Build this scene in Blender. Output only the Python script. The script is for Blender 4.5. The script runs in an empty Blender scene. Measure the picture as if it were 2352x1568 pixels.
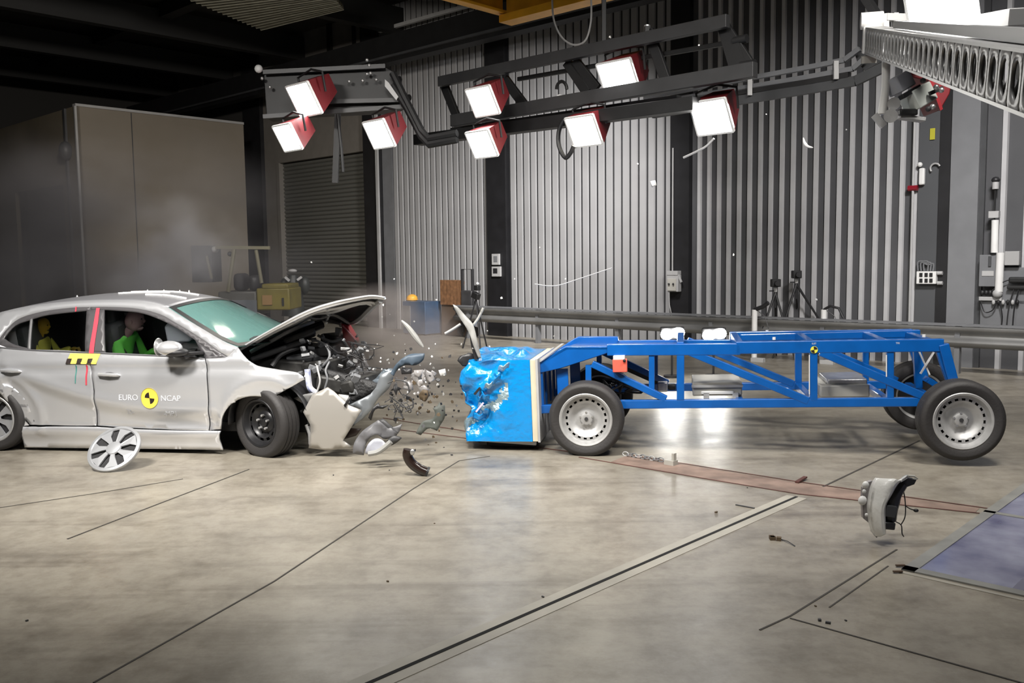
import bpy, bmesh, math, random
from mathutils import Vector as V, Matrix, noise
from mathutils.geometry import delaunay_2d_cdt
SC = bpy.context.scene
COL = SC.collection
PI = math.pi
R = math.radians

# ---------------------------------------------------------------- camera
FPX = 2080.0
cam_d = bpy.data.cameras.new('camera'); cam = bpy.data.objects.new('camera', cam_d); COL.objects.link(cam)
cam_d.sensor_width = 36; cam_d.lens = 36*FPX/2352; cam_d.clip_end = 200
CM = Matrix.Rotation(R(90)-math.atan(189/FPX), 4, 'X') @ Matrix.Rotation(R(-.7), 4, 'Z')
CP = V((0, 0, 1.71))
cam.matrix_world = Matrix.Translation(CP) @ CM
SC.camera = cam
# ---------------------------------------------------------------- world, exposure
W = bpy.data.worlds.new('hall_ambient'); SC.world = W; W.use_nodes = True
W.node_tree.nodes['Background'].inputs[0].default_value = (.55, .6, .7, 1)
W.node_tree.nodes['Background'].inputs[1].default_value = .012
SC.view_settings.view_transform = 'Standard'; SC.view_settings.look = 'None'
SC.view_settings.exposure = 0.0; SC.view_settings.gamma = 1; SC.view_settings.use_curve_mapping = False

def area(name, loc, target, power, size, color=(1, .97, .92), sy=None, spread=None):
    l = bpy.data.lights.new(name, 'AREA'); l.energy = power; l.size = size; l.color = color
    if sy: l.shape = 'RECTANGLE'; l.size_y = sy
    if spread: l.spread = R(spread)
    o = bpy.data.objects.new(name, l); COL.objects.link(o); o.location = loc
    o.rotation_euler = (V(target)-V(loc)).to_track_quat('-Z', 'Y').to_euler()
    return o
def spot(name, loc, target, power, ang, color=(1, .97, .92), size=.25, blend=.6):
    l = bpy.data.lights.new(name, 'SPOT'); l.energy = power; l.spot_size = R(ang); l.color = color
    l.shadow_soft_size = size; l.spot_blend = blend
    o = bpy.data.objects.new(name, l); COL.objects.link(o); o.location = loc
    o.rotation_euler = (V(target)-V(loc)).to_track_quat('-Z', 'Y').to_euler()
    return o
# the lamp rig that carries on over and behind the photographer, then added fills
area('hall_rig_and_fill_light', (-4.0, 4.4, 5.0), (-2.6, 8.4, .4), 190, 1.3, (1, .96, .9), sy=.5, spread=100)
area('hall_rig_and_fill_light', (-.8, 5.0, 5.4), (-.3, 9.0, .2), 150, 1.3, (1, .96, .9), sy=.5, spread=100)
area('hall_rig_and_fill_light', (3.4, 5.2, 5.4), (2.4, 9.4, .2), 115, 1.3, (1, .96, .9), sy=.5, spread=100)
area('hall_rig_and_fill_light', (1.6, 3.0, 5.6), (1.5, 5.2, 0), 120, 1.4, (1, .97, .93), sy=.6, spread=140)  # fill added to brighten the near floor
area('hall_rig_and_fill_light', (5.0, 8.5, 5.6), (6.8, 14.5, .8), 115, 1.0, (1, .97, .95), sy=.6, spread=84)  # fill added to lift the right-hand wall
area('hall_rig_and_fill_light', (1.2, 13.2, 5.75), (-.4, 19.5, 1.0), 270, 1.0, (1, .97, .95), sy=.6, spread=84)  # unseen fill added for the corrugated back wall
area('hall_rig_and_fill_light', (-4.5, 11.0, 6.6), (-7.5, 20, 3.4), 210, 1.0, (1, .93, .84), sy=.6, spread=110)  # fill added for the booth and the left of the wall

# ---------------------------------------------------------------- picture <-> place
def ray(px, py):
    return (CM.to_3x3() @ V(((px-1176)/FPX, (784-py)/FPX, -1.0)))
def P(px, py, Y):
    d = ray(px, py); return CP + d*(Y/d.y)
def G(px, py, z=0.0):
    d = ray(px, py); return CP + d*((z-CP.z)/d.z)
def ratio(py, px=1176):       # picture height of a point
    return ray(px, py)
# building grid: U runs right along the corrugated wall, N points into the room
BA = R(-43.0)
U = V((math.cos(BA), math.sin(BA), 0)); N = V((math.sin(BA), -math.cos(BA), 0))
W0 = G(1716, 808)
def B(u, n, z=0.0): return W0 + U*u + N*n + V((0, 0, z))
def wp(px, py, n=0.0):        # (u, z) of a picture point on the plane n metres off the wall
    d = ray(px, py); o = CP-W0
    t = (n - o.dot(N))/d.dot(N); q = o+d*t
    return q.dot(U), q.z+W0.z
def gp(px, py):
    q = G(px, py)-W0; return q.dot(U), q.dot(N)
class Frame:                  # local frame of a vehicle
    def __init__(s, loc, rot):
        s.m = Matrix.Translation(loc) @ rot.to_4x4(); s.i = s.m.inverted(); s.loc = V(loc); s.rot = rot
    def at(s, px, py, y):
        o = s.i @ CP; d = s.i.to_3x3() @ ray(px, py)
        t = (y-o.y)/d.y; return o+d*t
    def atx(s, px, py, x):
        o = s.i @ CP; d = s.i.to_3x3() @ ray(px, py)
        t = (x-o.x)/d.x; return o+d*t
    def w(s, p): return s.m @ V(p)

# ---------------------------------------------------------------- materials
MATS = {}
def mat(name, col, rough=.5, metal=0.0, bump=0.0, bscale=30.0, var=0.0, vscale=4.0, coat=0.0, emit=None, estr=0.0,
        alpha=1.0, trans=0.0, spec=.5, col2=None, aniso=None, ior=None):
    if name in MATS: return MATS[name]
    m = bpy.data.materials.new(name); m.use_nodes = True; nt = m.node_tree; b = nt.nodes['Principled BSDF']
    def put(k, v):
        if k in b.inputs: b.inputs[k].default_value = v
    c = (*col, 1)
    put('Base Color', c); put('Roughness', rough); put('Metallic', metal); put('Coat Weight', coat); put('Coat Roughness', .08)
    put('Specular IOR Level', spec); put('Transmission Weight', trans); put('Alpha', alpha)
    if ior: put('IOR', ior)
    if emit: put('Emission Color', (*emit, 1)); put('Emission Strength', estr)
    tc = nt.nodes.new('ShaderNodeTexCoord')
    if var > 0 or col2:
        n = nt.nodes.new('ShaderNodeTexNoise'); n.inputs['Scale'].default_value = vscale; n.inputs['Detail'].default_value = 6
        r = nt.nodes.new('ShaderNodeValToRGB'); r.color_ramp.elements[0].position = .35; r.color_ramp.elements[1].position = .68
        c2 = (*(col2 or [x*(1-var) for x in col]), 1)
        r.color_ramp.elements[0].color = c2; r.color_ramp.elements[1].color = c
        nt.links.new(tc.outputs['Object'], n.inputs['Vector']); nt.links.new(n.outputs['Fac'], r.inputs[0])
        nt.links.new(r.outputs[0], b.inputs['Base Color'])
    if bump > 0:
        n = nt.nodes.new('ShaderNodeTexNoise'); n.inputs['Scale'].default_value = bscale; n.inputs['Detail'].default_value = 5
        u = nt.nodes.new('ShaderNodeBump'); u.inputs['Strength'].default_value = bump; u.inputs['Distance'].default_value = .02
        nt.links.new(tc.outputs['Object'], n.inputs['Vector']); nt.links.new(n.outputs['Fac'], u.inputs['Height'])
        nt.links.new(u.outputs[0], b.inputs['Normal'])
    MATS[name] = m; return m
silver = mat('silver_paint', (.76, .77, .80), .25, .62, coat=.6, bump=.0)
silver_in = mat('painted_inner_panel', (.30, .31, .32), .45, .4, var=.3, vscale=9)
blackp = mat('black_plastic', (.018, .018, .02), .45, bump=.1)
darkp = mat('dark_grey_plastic', (.055, .055, .058), .5, var=.4)
blkmet = mat('black_steel', (.012, .012, .013), .55, var=.3)
rubber = mat('tyre_rubber', (.028, .026, .026), .62, bump=.12, bscale=60)
rubber2 = mat('hose_rubber', (.02, .012, .01), .18)
steel = mat('silver_wheel_steel', (.46, .46, .46), .48, .45, var=.12, vscale=20)
alu = mat('bare_aluminium', (.62, .62, .62), .35, .8, var=.2, vscale=12)
white = mat('white_paint', (.75, .75, .74), .45, var=.08)
lgrey = mat('light_grey_paint', (.42, .42, .42), .5, var=.12)
mgrey = mat('mid_grey_paint', (.17, .175, .185), .5, var=.15)
dgrey = mat('dark_grey_paint', (.06, .062, .066), .5, var=.2)
beige = mat('grey_beige_casing', (.45, .44, .40), .5, var=.12)
blue = mat('trolley_blue_paint', (.002, .10, .40), .30, coat=.5, var=.15, vscale=7)
ltblue = mat('barrier_blue_film', (.002, .23, .60), .16, coat=.8, bump=.8, bscale=17)
fade = mat('bare_honeycomb_and_glint', (.45, .62, .70), .30, .7, bump=.8, bscale=40)
red = mat('red_lamp_housing', (.13, .007, .011), .5)
redp = mat('red_plastic', (.42, .02, .03), .35)
orange = mat('orange_red_box', (.75, .12, .08), .45)
yellow = mat('crane_yellow_paint', (.88, .44, .03), .45, var=.2)
yelk = mat('truck_yellow_paint', (.17, .14, .02), .5, var=.3)
lampglow = mat('lamp_glass_lit', (1, 1, 1), .5, emit=(1, .985, .95), estr=42)
lampflood = mat('lamp_bulb_lit', (1, 1, 1), .5, emit=(1, .985, .93), estr=70)
lampwarm = mat('lamp_glass_lit_warm', (1, 1, 1), .5, emit=(1, .93, .74), estr=36)
wood = mat('pallet_wood', (.26, .13, .06), .7, var=.4, vscale=12)
concrete_w = mat('booth_render', (.22, .19, .15), .8, var=.15, vscale=1.2)

# ---------------------------------------------------------------- mesh building
def frame_axes(d, up=None):
    d = d.normalized(); a = V((0, 0, 1)) if up is None else V(up)
    if abs(d.dot(a)) > .97: a = V((0, 1, 0)) if abs(d.y) < .9 else V((1, 0, 0))
    s = d.cross(a).normalized(); return s, s.cross(d).normalized()
class MB:
    def __init__(s): s.b = bmesh.new()
    def box(s, c, d, m=None):
        hx, hy, hz = d[0]/2, d[1]/2, d[2]/2; c = V(c)
        vs = []
        for x, y, z in ((-hx,-hy,-hz),(hx,-hy,-hz),(hx,hy,-hz),(-hx,hy,-hz),(-hx,-hy,hz),(hx,-hy,hz),(hx,hy,hz),(-hx,hy,hz)):
            p = V((x, y, z)); p = m @ p if m else p
            vs.append(s.b.verts.new(c+p))
        for f in ((0,3,2,1),(4,5,6,7),(0,1,5,4),(1,2,6,5),(2,3,7,6),(3,0,4,7)): s.b.faces.new([vs[i] for i in f])
        return s
    def beam(s, p, q, w, h=None, up=None):
        p, q = V(p), V(q); h = h or w; a, c = frame_axes(q-p, up)
        m = Matrix((( (q-p).normalized()), a, c)).transposed()
        return s.box((p+q)/2, ((q-p).length, w, h), m)
    def tube(s, pts, r, seg=8, cap=True, closed=False):
        pts = [V(p) for p in pts]; rings = []; n = len(pts); side = None
        for i, p in enumerate(pts):
            d = (pts[(i+1) % n if closed else min(i+1, n-1)]-pts[(i-1) if closed or i else 0])
            if d.length < 1e-9: d = V((0, 0, 1))
            d.normalize()
            if side is None: side, _ = frame_axes(d)
            side = (side-d*side.dot(d)).normalized(); o = d.cross(side)
            rr = r[i] if isinstance(r, (list, tuple)) else r
            rings.append([s.b.verts.new(p+side*math.cos(2*PI*k/seg)*rr+o*math.sin(2*PI*k/seg)*rr) for k in range(seg)])
        m = n if closed else n-1
        for i in range(m):
            a, c = rings[i], rings[(i+1) % n]
            for k in range(seg): s.b.faces.new((a[k], a[(k+1) % seg], c[(k+1) % seg], c[k]))
        if cap and not closed:
            s.b.faces.new(rings[0][::-1]); s.b.faces.new(rings[-1])
        return s
    def cyl(s, p, q, r, seg=16, r2=None):
        return s.tube([p, q], [r, r if r2 is None else r2], seg)
    def prism(s, pts, off):       # 3d polygon extruded
        off = V(off); a = [s.b.verts.new(V(p)) for p in pts]; c = [s.b.verts.new(V(p)+off) for p in pts]; n = len(a)
        s.b.faces.new(a); s.b.faces.new(c[::-1])
        for i in range(n): s.b.faces.new((a[(i+1) % n], a[i], c[i], c[(i+1) % n]))
        return s
    def lathe(s, prof, o, ax, seg=48, up=None, closed=False, skip=None):  # prof: (radius, along)
        o = V(o); ax = V(ax).normalized(); a, c = frame_axes(ax, up); rings = []
        for r, t in prof:
            rings.append([s.b.verts.new(o+ax*t+a*math.cos(2*PI*k/seg)*r+c*math.sin(2*PI*k/seg)*r) for k in range(seg)])
        n = len(rings)
        for i in range(n if closed else n-1):
            p, q = rings[i], rings[(i+1) % n]
            for k in range(seg):
                if skip and skip(i, k): continue
                s.b.faces.new((p[k], p[(k+1) % seg], q[(k+1) % seg], q[k]))
        return s
    def disc(s, o, ax, r, seg=24):
        o = V(o); a, c = frame_axes(V(ax))
        s.b.faces.new([s.b.verts.new(o+a*math.cos(2*PI*k/seg)*r+c*math.sin(2*PI*k/seg)*r) for k in range(seg)]); return s
    def ball(s, c, r, sc=(1, 1, 1), sub=2, m=None):
        t = bmesh.ops.create_icosphere(s.b, subdivisions=sub, radius=r)['verts']
        for v in t:
            p = V((v.co.x*sc[0], v.co.y*sc[1], v.co.z*sc[2])); v.co = V(c)+(m @ p if m else p)
        return s
    def grid(s, fn, nu, nv, keep=None):
        vs = [[s.b.verts.new(fn(i/nu, j/nv)) for j in range(nv+1)] for i in range(nu+1)]
        for i in range(nu):
            for j in range(nv):
                if keep and not keep((i+.5)/nu, (j+.5)/nv): continue
                s.b.faces.new((vs[i][j], vs[i+1][j], vs[i+1][j+1], vs[i][j+1]))
        return s
    def tris(s, verts, faces):
        vs = [s.b.verts.new(v) for v in verts]
        for f in faces:
            try: s.b.faces.new([vs[i] for i in f])
            except ValueError: pass
        return s
    def build(s, name, m, parent=None, smooth=True, bevel=0, solid=0, fixn=True, loc=None, off=-1, ang=35, m2=None):
        if fixn: bmesh.ops.recalc_face_normals(s.b, faces=s.b.faces)
        me = bpy.data.meshes.new(name)
        for f in s.b.faces: f.smooth = smooth
        if smooth:
            lim = R(ang)
            for e in s.b.edges:
                if len(e.link_faces) == 2 and e.calc_face_angle(0) > lim: e.smooth = False
        s.b.to_mesh(me); s.b.free(); me.materials.append(m)
        if m2: me.materials.append(m2)
        o = bpy.data.objects.new(name, me); COL.objects.link(o)
        if parent: o.parent = parent
        if loc is not None: o.location = loc
        if solid:
            k = o.modifiers.new('thickness', 'SOLIDIFY'); k.thickness = solid; k.offset = off; k.use_even_offset = False
            if m2: k.material_offset = 1; k.material_offset_rim = 0
        if bevel:
            k = o.modifiers.new('bevel', 'BEVEL'); k.width = bevel; k.segments = 2; k.limit_method = 'ANGLE'; k.harden_normals = False
        return o
def tag(o, label, cat=None, group=None, kind=None):
    if label: o['label'] = label
    if cat: o['category'] = cat
    if group: o['group'] = group
    if kind: o['kind'] = kind
    return o
def thing(name, label, cat, loc=(0, 0, 0), rot=(0, 0, 0), group=None):
    o = bpy.data.objects.new(name, None); COL.objects.link(o); o.location = loc; o.empty_display_size = .2
    if isinstance(rot, Matrix): o.rotation_euler = rot.to_euler()
    else: o.rotation_euler = rot
    return tag(o, label, cat, group)
def single(mb, name, m, label, cat, origin, rot=None, group=None, **kw):   # one-mesh thing, vertices given in world space
    o = mb.build(name, m, **kw); c = V(origin)
    mt = Matrix.Translation(c) @ (rot.to_4x4() if rot else Matrix.Identity(4))
    o.data.transform(mt.inverted()); o.matrix_world = mt
    return tag(o, label, cat, group)
def struct(o): o['kind'] = 'structure'; return o
def text(body, size, m, name, parent, mtx, ext=.001, warp=None, align='CENTER'):
    c = bpy.data.curves.new(name, 'FONT'); c.body = body; c.size = size; c.extrude = ext; c.align_x = align; c.align_y = 'CENTER'
    t = bpy.data.objects.new(name, c); COL.objects.link(t)
    dg = bpy.context.evaluated_depsgraph_get(); me = bpy.data.meshes.new_from_object(t.evaluated_get(dg)); bpy.data.objects.remove(t)
    me.transform(mtx); me.materials.clear(); me.materials.append(m)
    if warp:
        for v in me.vertices: v.co = warp(v.co)
    o = bpy.data.objects.new(name, me); COL.objects.link(o); o.parent = parent; return o
def cat_curve(pts, n=6, closed=True):     # smooth a pixel outline; a third value marks a corner
    N_ = len(pts); out = []
    for i in range(N_ if closed else N_-1):
        p1 = pts[i]; p2 = pts[(i+1) % N_]
        p0 = pts[i-1] if (closed or i > 0) and len(p1) < 3 else p1
        p3 = pts[(i+2) % N_] if (closed or i+2 < N_) and len(p2) < 3 else p2
        d = math.hypot(p2[0]-p1[0], p2[1]-p1[1]); k = max(1, min(40, int(d/n)))
        for j in range(k):
            t = j/k; t2 = t*t; t3 = t2*t
            out.append(tuple(.5*(2*p1[a]+(p2[a]-p0[a])*t+(2*p0[a]-5*p1[a]+4*p2[a]-p3[a])*t2+(3*p1[a]-p0[a]-3*p2[a]+p3[a])*t3) for a in (0, 1)))
    if not closed: out.append(tuple(pts[-1][:2]))
    return out
def fill2d(poly, step):                   # triangulate an outline with inner points
    xs = [p[0] for p in poly]; ys = [p[1] for p in poly]; vs = [V(p) for p in poly]; n = len(vs)
    def inside(x, y):
        c = False; j = n-1
        for i in range(n):
            a, b = vs[i], vs[j]
            if (a.y > y) != (b.y > y) and x < (b.x-a.x)*(y-a.y)/(b.y-a.y)+a.x: c = not c
            j = i
        return c
    pts = list(vs); x = min(xs)+step/2
    while x < max(xs):
        y = min(ys)+step/2
        while y < max(ys):
            if inside(x, y) and min((p.x-x)**2+(p.y-y)**2 for p in vs) > (step*.45)**2: pts.append(V((x, y)))
            y += step
        x += step
    r = delaunay_2d_cdt(pts, [(i, (i+1) % n) for i in range(n)], [list(range(n))], 1, 1e-6)
    return r[0], r[2]
# ================================================================ THE HALL
def floor_mat():
    m = bpy.data.materials.new('worn_sealed_concrete'); m.use_nodes = True; nt = m.node_tree; b = nt.nodes['Principled BSDF']; L = nt.links.new
    tc = nt.nodes.new('ShaderNodeTexCoord')
    def nz(scale, det=6, rough=.6, map_=None):
        n = nt.nodes.new('ShaderNodeTexNoise'); n.inputs['Scale'].default_value = scale; n.inputs['Detail'].default_value = det
        n.inputs['Roughness'].default_value = rough
        if map_:
            mp = nt.nodes.new('ShaderNodeMapping'); mp.inputs['Scale'].default_value = map_; mp.inputs['Rotation'].default_value = (0, 0, R(10))
            L(tc.outputs['Object'], mp.inputs[0]); L(mp.outputs[0], n.inputs['Vector'])
        else: L(tc.outputs['Object'], n.inputs['Vector'])
        return n
    def ramp(n, a, ca, b_, cb):
        r = nt.nodes.new('ShaderNodeValToRGB'); r.color_ramp.elements[0].position = a; r.color_ramp.elements[1].position = b_
        r.color_ramp.elements[0].color = (*ca, 1); r.color_ramp.elements[1].color = (*cb, 1); L(n.outputs['Fac'], r.inputs[0]); return r
    def mul(a, c, f=1.0):
        x = nt.nodes.new('ShaderNodeMixRGB'); x.blend_type = 'MULTIPLY'; x.inputs[0].default_value = f; L(a.outputs[0], x.inputs[1]); L(c.outputs[0], x.inputs[2]); return x
    c1 = ramp(nz(.55), .32, (.235, .215, .18), .68, (.335, .305, .25))
    c2 = ramp(nz(2.6, 8, .68), .30, (.62, .60, .58), .54, (1, 1, 1))
    c3 = ramp(nz(9, 9, .75), .28, (.66, .63, .60), .56, (1, 1, 1))
    c4 = ramp(nz(1.0, 5, .6, (.25, 3.2, 1)), .30, (.62, .60, .58), .46, (1, 1, 1))     # long rubber scuffs along the run
    x = mul(mul(mul(c1, c2), c3, .8), c4, .8); L(x.outputs[0], b.inputs['Base Color'])
    rr = nt.nodes.new('ShaderNodeMapRange'); n = nz(3.2, 6, .7); L(n.outputs['Fac'], rr.inputs[0]); rr.inputs[3].default_value = .22; rr.inputs[4].default_value = .48
    L(rr.outputs[0], b.inputs['Roughness'])
    u = nt.nodes.new('ShaderNodeBump'); u.inputs['Strength'].default_value = .12; u.inputs['Distance'].default_value = .01
    n = nz(5, 8, .7, (.5, 1.5, 1)); L(n.outputs['Fac'], u.inputs['Height']); L(u.outputs[0], b.inputs['Normal'])
    return m
fm = floor_mat()
floor = struct(MB().grid(lambda i, j: V((-26+52*i, -4+46*j, 0)), 4, 4).build('floor', fm, smooth=False))
joint_m = mat('joint_dirt', (.05, .045, .04), .8)
rust = mat('faded_red_tape', (.30, .13, .10), .7, var=.5, vscale=6)
rustd = mat('dirty_tape_edge', (.13, .05, .04), .7, var=.5, vscale=6)
lightcon = mat('trowelled_concrete_edge', (.40, .375, .32), .5, var=.25, vscale=3)
def strip(pts, w, m, name, z=.0015, h=.003, parent=floor, nj=1):
    mb = MB(); ps = [G(*p) for p in pts]
    ps = [V((p.x, p.y, z)) for p in ps]
    for a, b in zip(ps[:-1], ps[1:]): mb.beam(a, b, w, h)
    o = mb.build(name, m, parent, smooth=False); return o
strip([(215, 1568), (630, 1335), (950, 1122), (1055, 1058), (1125, 1048)], .010, joint_m, 'floor_joint')
strip([(155, 1238), (370, 1155), (572, 1078)], .012, joint_m, 'floor_joint')
strip([(-40, 1172), (220, 1133), (420, 1100)], .008, joint_m, 'floor_joint')
strip([(800, 1590), (1370, 1341), (1830, 1141)], .15, lightcon, 'floor_channel_edge', h=.002)
strip([(800, 1590), (1370, 1341), (1830, 1141)], .022, mat('channel_slot', (.008, .008, .008), .9), 'floor_channel', z=.003)
strip([(1890, 1118), (2112, 1012)], .016, joint_m, 'floor_joint')
strip([(1745, 1447), (1815, 1415), (2060, 1262)], .010, joint_m, 'floor_joint')
strip([(1815, 1420), (2352, 1570)], .010, joint_m, 'floor_joint')
strip([(1905, 1395), (2040, 1300)], .008, joint_m, 'floor_joint')
tape_m = mat('pinkish_tape', (.29, .205, .165), .7, var=.45, vscale=5)
ta_ = [G(*p) for p in ((1440, 1046), (1640, 1078), (1835, 1109), (2250, 1167))]; tb_ = [G(*p) for p in ((1400, 1062), (1640, 1102), (1835, 1134), (2240, 1177))]
MB().tris([V((p.x, p.y, .002)) for p in ta_+tb_], [(0, 1, 5, 4), (1, 2, 6, 5), (2, 3, 7, 6)]).build('guide_tape', tape_m, floor, smooth=False)
strip([(1440, 1044), (1835, 1107), (2270, 1168)], .014, rustd, 'guide_tape_edge', z=.003)
strip([(1330, 1050), (1640, 1103), (1835, 1135), (2250, 1179)], .014, rustd, 'guide_tape_edge', z=.003)
strip([(900, 985), (1330, 1040)], .016, rustd, 'guide_tape_edge', z=.003)
strip([(880, 960), (1130, 1000)], .016, rustd, 'guide_tape_edge', z=.003)

# ---- corrugated wall along U
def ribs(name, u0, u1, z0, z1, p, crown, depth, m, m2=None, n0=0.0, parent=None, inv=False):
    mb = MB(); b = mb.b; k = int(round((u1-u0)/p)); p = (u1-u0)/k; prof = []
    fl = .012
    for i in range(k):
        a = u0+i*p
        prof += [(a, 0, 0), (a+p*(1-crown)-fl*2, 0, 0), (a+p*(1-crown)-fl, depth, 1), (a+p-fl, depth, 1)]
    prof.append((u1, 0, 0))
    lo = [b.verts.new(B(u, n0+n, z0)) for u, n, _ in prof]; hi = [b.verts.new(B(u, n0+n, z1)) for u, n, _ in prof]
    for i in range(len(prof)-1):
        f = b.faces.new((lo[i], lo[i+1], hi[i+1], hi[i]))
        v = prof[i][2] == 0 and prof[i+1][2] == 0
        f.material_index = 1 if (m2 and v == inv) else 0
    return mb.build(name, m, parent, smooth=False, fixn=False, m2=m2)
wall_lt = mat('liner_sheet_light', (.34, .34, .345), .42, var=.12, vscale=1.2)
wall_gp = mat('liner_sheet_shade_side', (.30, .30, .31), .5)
wall_dk = mat('liner_sheet_painted_shade', (.03, .03, .032), .5)  # dark valley colour stands in for shade between the ribs
wall_gr = mat('liner_sheet_shaded_grey', (.085, .086, .092), .45, var=.15, vscale=1.5)  # trough grey darkened by colour to imitate unlit flats
wall_st = mat('liner_sheet_painted_light', (.50, .50, .51), .4, var=.08)  # rib faces paled to paint the light they catch
wallb = struct(thing('wall_back', None, None))
ZT = 8.0
def wu(px, py=500): return wp(px, py)[0]
def wallpart(o, nm=None): o.parent = wallb; return o
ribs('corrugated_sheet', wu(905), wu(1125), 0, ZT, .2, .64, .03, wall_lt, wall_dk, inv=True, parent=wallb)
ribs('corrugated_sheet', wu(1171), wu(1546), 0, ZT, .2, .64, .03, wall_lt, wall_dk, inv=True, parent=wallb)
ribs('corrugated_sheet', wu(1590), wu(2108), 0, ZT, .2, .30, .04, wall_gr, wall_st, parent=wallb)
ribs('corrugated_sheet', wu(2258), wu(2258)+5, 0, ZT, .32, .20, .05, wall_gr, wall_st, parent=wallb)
def wbox(name, u0, u1, z0, z1, n0, n1, m, parent=wallb, bevel=0):
    mb = MB(); rm = Matrix.Rotation(BA, 3, 'Z')
    mb.box(B((u0+u1)/2, (n0+n1)/2, (z0+z1)/2), (u1-u0, abs(n1-n0), z1-z0), rm)
    return mb.build(name, m, parent, smooth=False, bevel=bevel)
col_m = mat('column_black_paint', (.014, .014, .016), .5, var=.3)
for a, b in ((574, 613), (846, 882), (1126, 1170), (1547, 1590)):
    wbox('steel_column', wu(a), wu(b), 0, ZT, -.35, .12, col_m)
wbox('pale_pipe', wu(877), wu(882), 0, 5.6, .12, .17, lgrey)
wbox('wall_panel', wu(883), wu(906), 0, ZT, -.05, .03, mgrey)
wbox('wall_panel', wu(2109), wu(2158), 0, ZT, -.05, .05, mat('panel_dark', (.075, .078, .084), .5))
wbox('steel_column', wu(2158), wu(2184), 0, ZT, -.35, .08, col_m)
wbox('wall_panel', wu(2186), wu(2250), 0, ZT, -.05, .12, mat('panel_grey', (.19, .195, .205), .5, var=.1))
wbox('wall_panel', wu(2262)-.12, wu(2262), 0, ZT, -.05, .06, dgrey)
# plain wall and shutter at the left
door_w = mat('cream_wall_render', (.20, .185, .165), .7, var=.1)
dz = wp(742, 360)[1]
wbox('wall_panel', wu(613), wu(640), 0, ZT, -.3, 0, door_w)
wbox('wall_panel', wu(640), wu(846), dz, ZT, -.3, 0, door_w)
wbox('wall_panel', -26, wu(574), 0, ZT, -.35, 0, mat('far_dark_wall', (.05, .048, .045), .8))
sh = struct(thing('door_1', 'grey roller shutter door in the cream wall behind the car', None))
mb = MB(); sz = .11; k = int(dz/sz)
for i in range(k):
    z = i*sz
    mb.grid(lambda a, c, z=z: B(wu(640)+(wu(845)-wu(640))*a, -.16+.05*math.sin(PI*c)**.6, z+c*sz), 1, 5)
mb.build('shutter_slats', mat('shutter_steel', (.15, .15, .135), .5, .2), sh, fixn=False)
wbox('shutter_frame', wu(640), wu(646), 0, dz, -.2, .02, door_w, sh); wbox('shutter_frame', wu(840), wu(846), 0, dz, -.2, .02, door_w, sh)
# dark crane rail and pipes along the wall
def rail(name, p, q, n, h, d, m, parent=wallb):      # beam along U through two picture points
    u0, z0 = wp(*p, n); u1, z1 = wp(*q, n); z = (z0+z1)/2
    return wbox(name, min(u0, u1), max(u0, u1), z-h/2, z+h/2, n-d/2, n+d/2, m, parent)
cr = struct(thing('trim_1', None, None)); cr.name = 'trim_1'
rail('crane_rail_beam', (300, 235), (1600, 0), .9, .62, .3, blkmet, cr)
rail('crane_rail_flange', (300, 252), (1600, 22), .9, .05, .45, dgrey, cr)
for px, py, nn in ((880, 30, .3),): rail('wall_pipe', (870, 40), (1700, -120), nn, .08, .08, lgrey, cr)
mb = MB()                                            # rafters
for k in range(-4, 7):
    a = B(-28+k*0, 0, 0)
ceil_m = mat('roof_sheet_dark', (.035, .033, .028), .7, var=.3)
ceil = struct(MB().grid(lambda i, j: B(-26+40*i, -1+30*j, 7.9), 4, 4).build('ceiling', ceil_m, smooth=False))
roof_m = mat('roof_frame_black', (.008, .008, .008), .7)
for u in (-21, -17.2, -13.4, -9.3, -6, -2): struct(MB().beam(B(u, 0, 7.45), B(u, 26, 7.45), .25, .6).build('roof_rafter', roof_m, ceil, smooth=False))
for n in (4, 8, 12, 16, 20): struct(MB().beam(B(-26, n, 7.7), B(10, n, 7.7), .3, .3).build('roof_purlin', roof_m, ceil, smooth=False))
rc = [G(300, -60, 7.1), G(600, 66, 7.1), G(790, 18, 7.1), G(720, -70, 7.1)]
MB().grid(lambda i, j: rc[0].lerp(rc[3], j).lerp(rc[1].lerp(rc[2], j), i)+V((0, 0, .05*math.sin(i*150))), 200, 1).build('roof_liner_sheet', mat('roof_liner', (.30, .29, .23), .6, var=.2), ceil, smooth=False)
wl = struct(MB().beam(B(-23, -.5, 5), B(-23, 28, 5), .2, 10.5).build('wall_left', mat('far_left_wall', (.04, .038, .036), .8), smooth=False))
# ---- pale booth building in the hall's left corner
bc = P(197, 700, 21.6); bc.z = 0
bu = (bc-W0).dot(U); bn = (bc-W0).dot(N)
booth = struct(thing('wall_booth', None, None)); booth.name = 'wall_left_booth'
BH = (CP+ray(193, 243)*(21.6/ray(193, 243).y)).z
d_ = ray(571, 600); o_ = CP-W0; t_ = (bu-o_.dot(U))/d_.dot(U); bend = (o_+d_*t_).dot(N)
wbox('booth_side', bu-.12, bu, 0, BH, bend, bn, mat('booth_panel', (.235, .205, .165), .75, var=.12, vscale=.7), booth)
for f in (.30,): wbox('panel_seam', bu-.02, bu+.012, 0, BH-.02, bn-(bn-bend)*f-.02, bn-(bn-bend)*f, dgrey, booth)
wbox('booth_cap', bu-.14, bu+.03, BH, BH+.06, bend, bn, lgrey, booth)
LW = 6.5
wbox('booth_front', bu-.95, bu, 0, BH, bn-.1, bn, mat('booth_front_render', (.20, .17, .12), .8, var=.2, vscale=.8), booth)
wbox('booth_front', bu-LW, bu-.95, BH-1.75, BH, bn-.1, bn, MATS['booth_front_render'], booth)
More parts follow.
